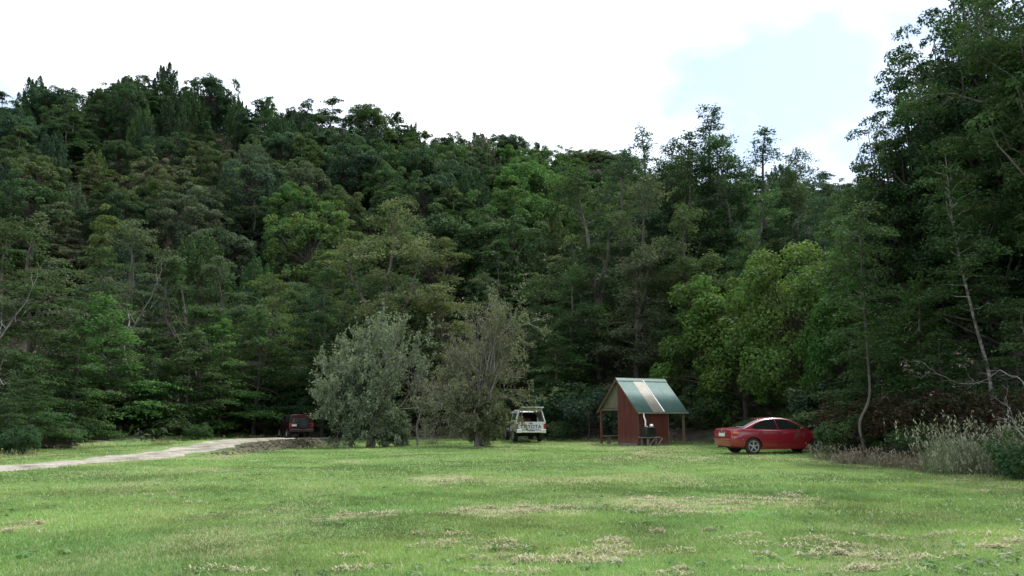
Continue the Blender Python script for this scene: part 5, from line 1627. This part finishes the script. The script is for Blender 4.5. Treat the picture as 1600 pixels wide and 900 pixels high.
def tall_grass(name, label, spots, hmin, hmax, col, drycol, seed, heads, per=60):
    rng = np.random.default_rng(seed)
    R, Ht, Ln, Wd, Dr = [], [], [], [], []
    for (x, y, r, k) in spots:
        n = int(per * k)
        a = rng.random(n) * 6.283; q = np.sqrt(rng.random(n)) * r
        px, py = x + np.cos(a) * q, y + np.sin(a) * q
        R.append(np.stack([px, py, height(px, py) - 0.02], -1))
        h = (hmin + (hmax - hmin) * rng.random(n) ** 1.8) * rng.uniform(0.5, 1.25)
        Ht.append(h); Ln.append(rng.normal(size=(n, 2)) * 0.38 * h[:, None] + rng.normal(size=2) * 0.14)
        Wd.append(rng.uniform(0.004, 0.009, n)); Dr.append(np.clip(rng.normal(0.45, 0.3, n), 0, 1))
    R = np.concatenate(R); Ht = np.concatenate(Ht); Ln = np.concatenate(Ln); Wd = np.concatenate(Wd); Dr = np.concatenate(Dr)
    V, Fq, bi, tips = strips(R, Ht, Ln, Wd, 3, rng)
    n = len(R)
    tint = rng.random(n); hue = np.clip(rng.normal(0.5, 0.2, n), 0, 1)
    Vs, Fs = [V], [Fq]
    at_t, at_h, at_d = [tint[bi]], [hue[bi]], [Dr[bi]]
    # seed heads: small chaffy flakes up the top of the taller stems
    sel = np.where(rng.random(n) < heads)[0]
    k = 5
    c = np.repeat(tips[sel], k, 0) + rng.normal(size=(len(sel) * k, 3)) * np.array([0.025, 0.025, 0.06])
    d = rng.normal(size=c.shape) * 0.5; d[:, 2] += 1
    d /= np.linalg.norm(d, axis=1, keepdims=True)
    b = np.cross(d, rng.normal(size=c.shape)); b /= np.linalg.norm(b, axis=1, keepdims=True)
    L = rng.uniform(0.03, 0.06, (len(c), 1))
    Q = np.stack([c - d * L, c + b * L * 0.35, c + d * L, c - b * L * 0.35], 1).reshape(-1, 3)
    Fs.append(np.arange(len(Q)).reshape(-1, 4) + len(V)); Vs.append(Q)
    at_t.append(np.repeat(rng.random(len(c)), 4)); at_h.append(np.full(len(Q), 0.5)); at_d.append(np.full(len(Q), 1.0))
    me = np_mesh(name, np.concatenate(Vs), np.concatenate(Fs), False, {'tint': np.concatenate(at_t), 'hue': np.concatenate(at_h), 'dry': np.concatenate(at_d)})
    m = leaf_mat(name, rough=0.65, transl=0.3, spec=0.15, use_object_color=False, col=col, vmin=0.55, vmax=1.4, dry=drycol)
    tag(link(name, me, m), label, 'grass', kind='stuff')
def band(pts, n, w, r, k):
    out = []
    P_ = resample(pts, 200)
    for i in range(n):
        p = P_[grng.integers(200)]
        out.append((p[0] + grng.normal() * w, p[1] + grng.normal() * w, r * grng.uniform(0.6, 1.4), k * grng.uniform(0.6, 1.4)))
    return out
tall_grass('seeding_grass', 'pinkish seeding grass fringing the dark thicket on the right', band([(10.9, 27.5), (11.3, 25.5), (11.4, 23.8), (12.0, 22.3)], 36, 0.45, 0.3, 0.7), 0.12, 0.55, (0.09, 0.16, 0.05), (0.23, 0.19, 0.15), 501, 0.5)
tall_grass('tall_grass', 'tall pale green grass clumps along the right-hand forest edge', band([(11.6, 22.6), (12.2, 21.3), (12.9, 20.4), (14.2, 19.3)], 56, 0.5, 0.35, 1.1), 0.22, 1.55, (0.105, 0.175, 0.065), (0.26, 0.265, 0.19), 502, 0.45)
tall_grass('sedan_grass', 'grey-green grass clump brushing the front wheel of the red sedan', [(11.0, 28.6, 0.4, 2.0), (11.3, 29.3, 0.4, 2.0), (10.7, 28.0, 0.3, 1.2), (11.6, 28.4, 0.4, 2)], 0.2, 0.7, (0.085, 0.13, 0.06), (0.2, 0.21, 0.14), 503, 0.1)
tall_grass('verge_grass', 'rough grass tufts along the foot of the forest and track verge',
           band([(-18.5, 27), (-20, 36), (-18, 44), (-15.5, 52)], 80, 0.5, 0.35, 0.6) + band([(-9.6, 37), (-9.2, 41), (-8.5, 45)], 24, 0.3, 0.3, 0.5) + band([(-2, 50), (3, 47.3), (8.8, 45.2)], 50, 0.4, 0.4, 0.6),
           0.12, 0.35, (0.085, 0.15, 0.035), (0.26, 0.23, 0.13), 504, 0.1, 40)

# dead brown bracken under the right-hand trees
def bracken(name, label, spots, col, seed, hmin=0.8, hmax=2.0):
    rng = np.random.default_rng(seed)
    C, N, D, S, T = [], [], [], [], []
    L_ = []
    for (x, y, cnt) in spots:
        z0 = hz(x, y)
        for i in range(cnt):
            a = rng.random() * 6.283; h = rng.uniform(hmin, hmax); out = rng.uniform(0.5, 1.3)
            s = np.linspace(0, 1, 9)
            bx, by = x + rng.normal() * 0.5, y + rng.normal() * 0.5
            pts = np.stack([bx + math.cos(a) * out * s ** 1.6, by + math.sin(a) * out * s ** 1.6, z0 + h * np.sin(s * 2.2) / 0.95 * (1 - 0.15 * s)], -1)
            L_.append((pts, np.linspace(0.008, 0.002, 9)))
            for q in np.linspace(0.25, 1, 22):
                p = along(pts, q); tn = along(pts, min(1, q + .05)) - along(pts, q - .05)
                sd = np.cross(tn, [0, 0, 1]); sd /= np.linalg.norm(sd) + 1e-9
                w = 0.26 * (1.08 - q)
                for g in (-1, 1):
                    C.append(p + sd * g * w * 0.5); D.append(sd * g + np.array([0, 0, -0.5])); N.append(rng.normal(size=3) * 0.4 + [0, 0, 1]); S.append(w * rng.uniform(0.8, 1.3)); T.append(rng.random())
    C, N, D, S, T = map(np.array, (C, N, D, S, T))
    me = leaves_mesh(name, C, N, S, rng, T, rng.random(len(C)), D, aspect=0.35)
    m = leaf_mat(name, rough=0.8, transl=0.2, spec=0.1, use_object_color=False, col=col, vmin=0.5, vmax=1.4)
    tag(link(name, me, m), label, 'bracken', kind='stuff')
bs = []
for (u, v, Y) in [(1300, 640, 30.5), (1330, 650, 29.5), (1320, 610, 31.5), (1370, 640, 28.5), (1400, 620, 28), (1430, 610, 27.5), (1460, 620, 26.5), (1480, 600, 26.5), (1500, 620, 25), (1440, 650, 25.5), (1530, 640, 24), (1400, 660, 26.5), (1560, 630, 23.5), (1350, 600, 31), (1600, 640, 22.5)]:
    p = at(u, v, Y); bs.append((p.x, p.y, 20))
bracken('dead_bracken', 'dead brown bracken under the dark trees on the right', bs, (0.058, 0.042, 0.028), 601)

# ferns and ground cover on the slope
def cover():
    rng = np.random.default_rng(71)
    n = 46000
    y = 44 + 116 * rng.random(n) ** 1.1; x = -0.72 * y - 6 + rng.random(n) * (1.35 * y + 14)
    d = clearing_distance(x, y)
    k = (d > 1.2) & (VN.fbm(x * 0.35, y * 0.35, 3) > 0.42)
    x, y = x[k], y[k]; n = len(x)
    C = np.stack([x, y, height(x, y) + rng.random(n) * 0.7], -1)
    N = rng.normal(size=(n, 3)) * 0.5 + [0, -0.2, 0.8]
    me = leaves_mesh('ground_cover', C, N, rng.uniform(0.25, 0.6, n), rng, rng.random(n), rng.random(n), aspect=0.4)
    tag(link('ground_cover', me, leaf_mat('fern_ground_cover', use_object_color=False, col=(0.05, 0.08, 0.03))), 'ferns and low growth on the forest floor', 'ground cover', kind='stuff')
cover()

# clods, stones and dead leaves on the road bank and the bank behind the shelter
def clods():
    rng = np.random.default_rng(88)
    base = np.array([(1, 0, 0), (-1, 0, 0), (0, 1, 0), (0, -1, 0), (0, 0, 1), (0, 0, -1)], float)
    fc = np.array([(0, 2, 4), (2, 1, 4), (1, 3, 4), (3, 0, 4), (2, 0, 5), (1, 2, 5), (3, 1, 5), (0, 3, 5)])
    V, Fq, T = [], [], []
    b = 0
    spots = []
    for i in range(380):
        y = rng.uniform(32, 43.5); x = np.interp(y, [27.5, 34, 40, 46], [-14.1, -13.5, -12.7, -12.6]) + rng.uniform(1.7, 2.8)
        spots.append((x, y, rng.uniform(0.02, 0.09)))
    for i in range(900):
        x = rng.uniform(-4, 10); y = np.interp(x, [-3, 3, 9, 11], [51, 48, 46, 43]) + rng.uniform(0.0, 3.5)
        spots.append((x, y, rng.uniform(0.02, 0.10)))
    for (x, y, s) in spots:
        R_ = rng.normal(size=(3, 3)); qq, _ = np.linalg.qr(R_)
        v = (base * rng.uniform(0.5, 1.2, (6, 1))) @ qq * s * np.array([1.2, 1.2, 0.7]) + np.array([x, y, hz(x, y) + s * 0.2])
        V.append(v); Fq.append(fc + b); b += 6; T.append(np.full(6, rng.random()))
    me = np_mesh('bank_litter', np.concatenate(V), np.concatenate(Fq), False, {'tint': np.concatenate(T), 'hue': np.full(b, 0.5)})
    tag(link('bank_litter', me, leaf_mat('earth_clods', rough=0.9, transl=0.0, spec=0.1, use_object_color=False, col=(0.13, 0.105, 0.08), vmin=0.4, vmax=1.6)), 'clods, stones and dead leaves on the earth banks', 'litter', kind='stuff')
clods()

# dirt mound left of the verge
def mound():
    p = at(72, 702, 37.5)
    z0 = hz(p.x, p.y)
    n, k = 22, 36
    V = []
    for i in range(n + 1):
        r = i / n
        for j in range(k):
            a = 2 * math.pi * j / k
            x, y = math.cos(a) * r * 1.5, math.sin(a) * r * 1.0
            zz = 0.42 * (1 - r * r) * (0.7 + 0.6 * float(VN.fbm(np.array(x * 1.3 + 20), np.array(y * 1.3), 3))) - 0.08
            V.append((x, y, zz + 0.06 * (float(VN(np.array(x * 5 + 9), np.array(y * 5))) - 0.5)))
    Fs = [(i * k + j, i * k + (j + 1) % k, (i + 1) * k + (j + 1) % k, (i + 1) * k + j) for i in range(n) for j in range(k)]
    me = np_mesh('dirt_mound', V, np.array(Fs), True, {'dry': np.zeros(len(V)), 'litter': np.array([0.35 + 0.65 * (v[1] < 0.2) for v in V])})
    o = link('dirt_mound', me, M_GROUND, None, (p.x, p.y, z0))
    tag(o, 'low mound of dark earth at the left end of the grass verge', 'mound')
mound()

# fallen branches at the right
def fallen(label, pts, r, seed, mat):
    rng = np.random.default_rng(seed)
    P_ = np.array([tuple(p) for p in pts]); o = P_[0].copy(); loc = P_ - o
    tt = np.linspace(0, 1, 12); fine = np.stack([np.interp(tt, np.linspace(0, 1, len(loc)), loc[:, k]) for k in range(3)], -1)
    fine[1:-1] += rng.normal(size=(10, 3)) * 0.03
    t = thing('fallen_branch', label, 'branch', tuple(o))
    link('limb', wood_mesh('limb', [([(fine, r * (1 - 0.75 * tt))], 6)]), mat, t)
    lines, tips = [], []
    for q in (0.35, 0.5, 0.62, 0.75, 0.88, 1.0):
        d = fine[-1] - fine[0]; d = d / np.linalg.norm(d) + rng.normal(size=3) * 0.5; d /= np.linalg.norm(d)
        branching(rng, along(fine, q), d, np.linalg.norm(fine[-1]) * 0.2, r * 0.35, 1, 2, lines, tips, (2, 3), 0.05, 0.5)
    link('twigs', wood_mesh('twigs', [([(p, rr) for _, p, rr in lines], 4)]), mat, t)
fallen('pale dead branch reaching in from the right edge above the tall grass', [at(1625, 625, 21.5), at(1590, 590, 21.8), at(1560, 580, 22.2), at(1530, 600, 22.8)], 0.022, 701, M_TWIG)
fallen('thin dead branch crossing in front of the pale mottled trunk', [at(1545, 598, 26.4), at(1500, 600, 26.2), at(1460, 580, 26.2), at(1440, 565, 26.4)], 0.018, 702, M_TWIG)
fallen('grey dead branch leaning over the dark shrub at the lower right', [at(1612, 720, 19.0), at(1596, 680, 19.0), at(1580, 650, 19.2), at(1570, 625, 19.4)], 0.02, 703, M_TWIG)
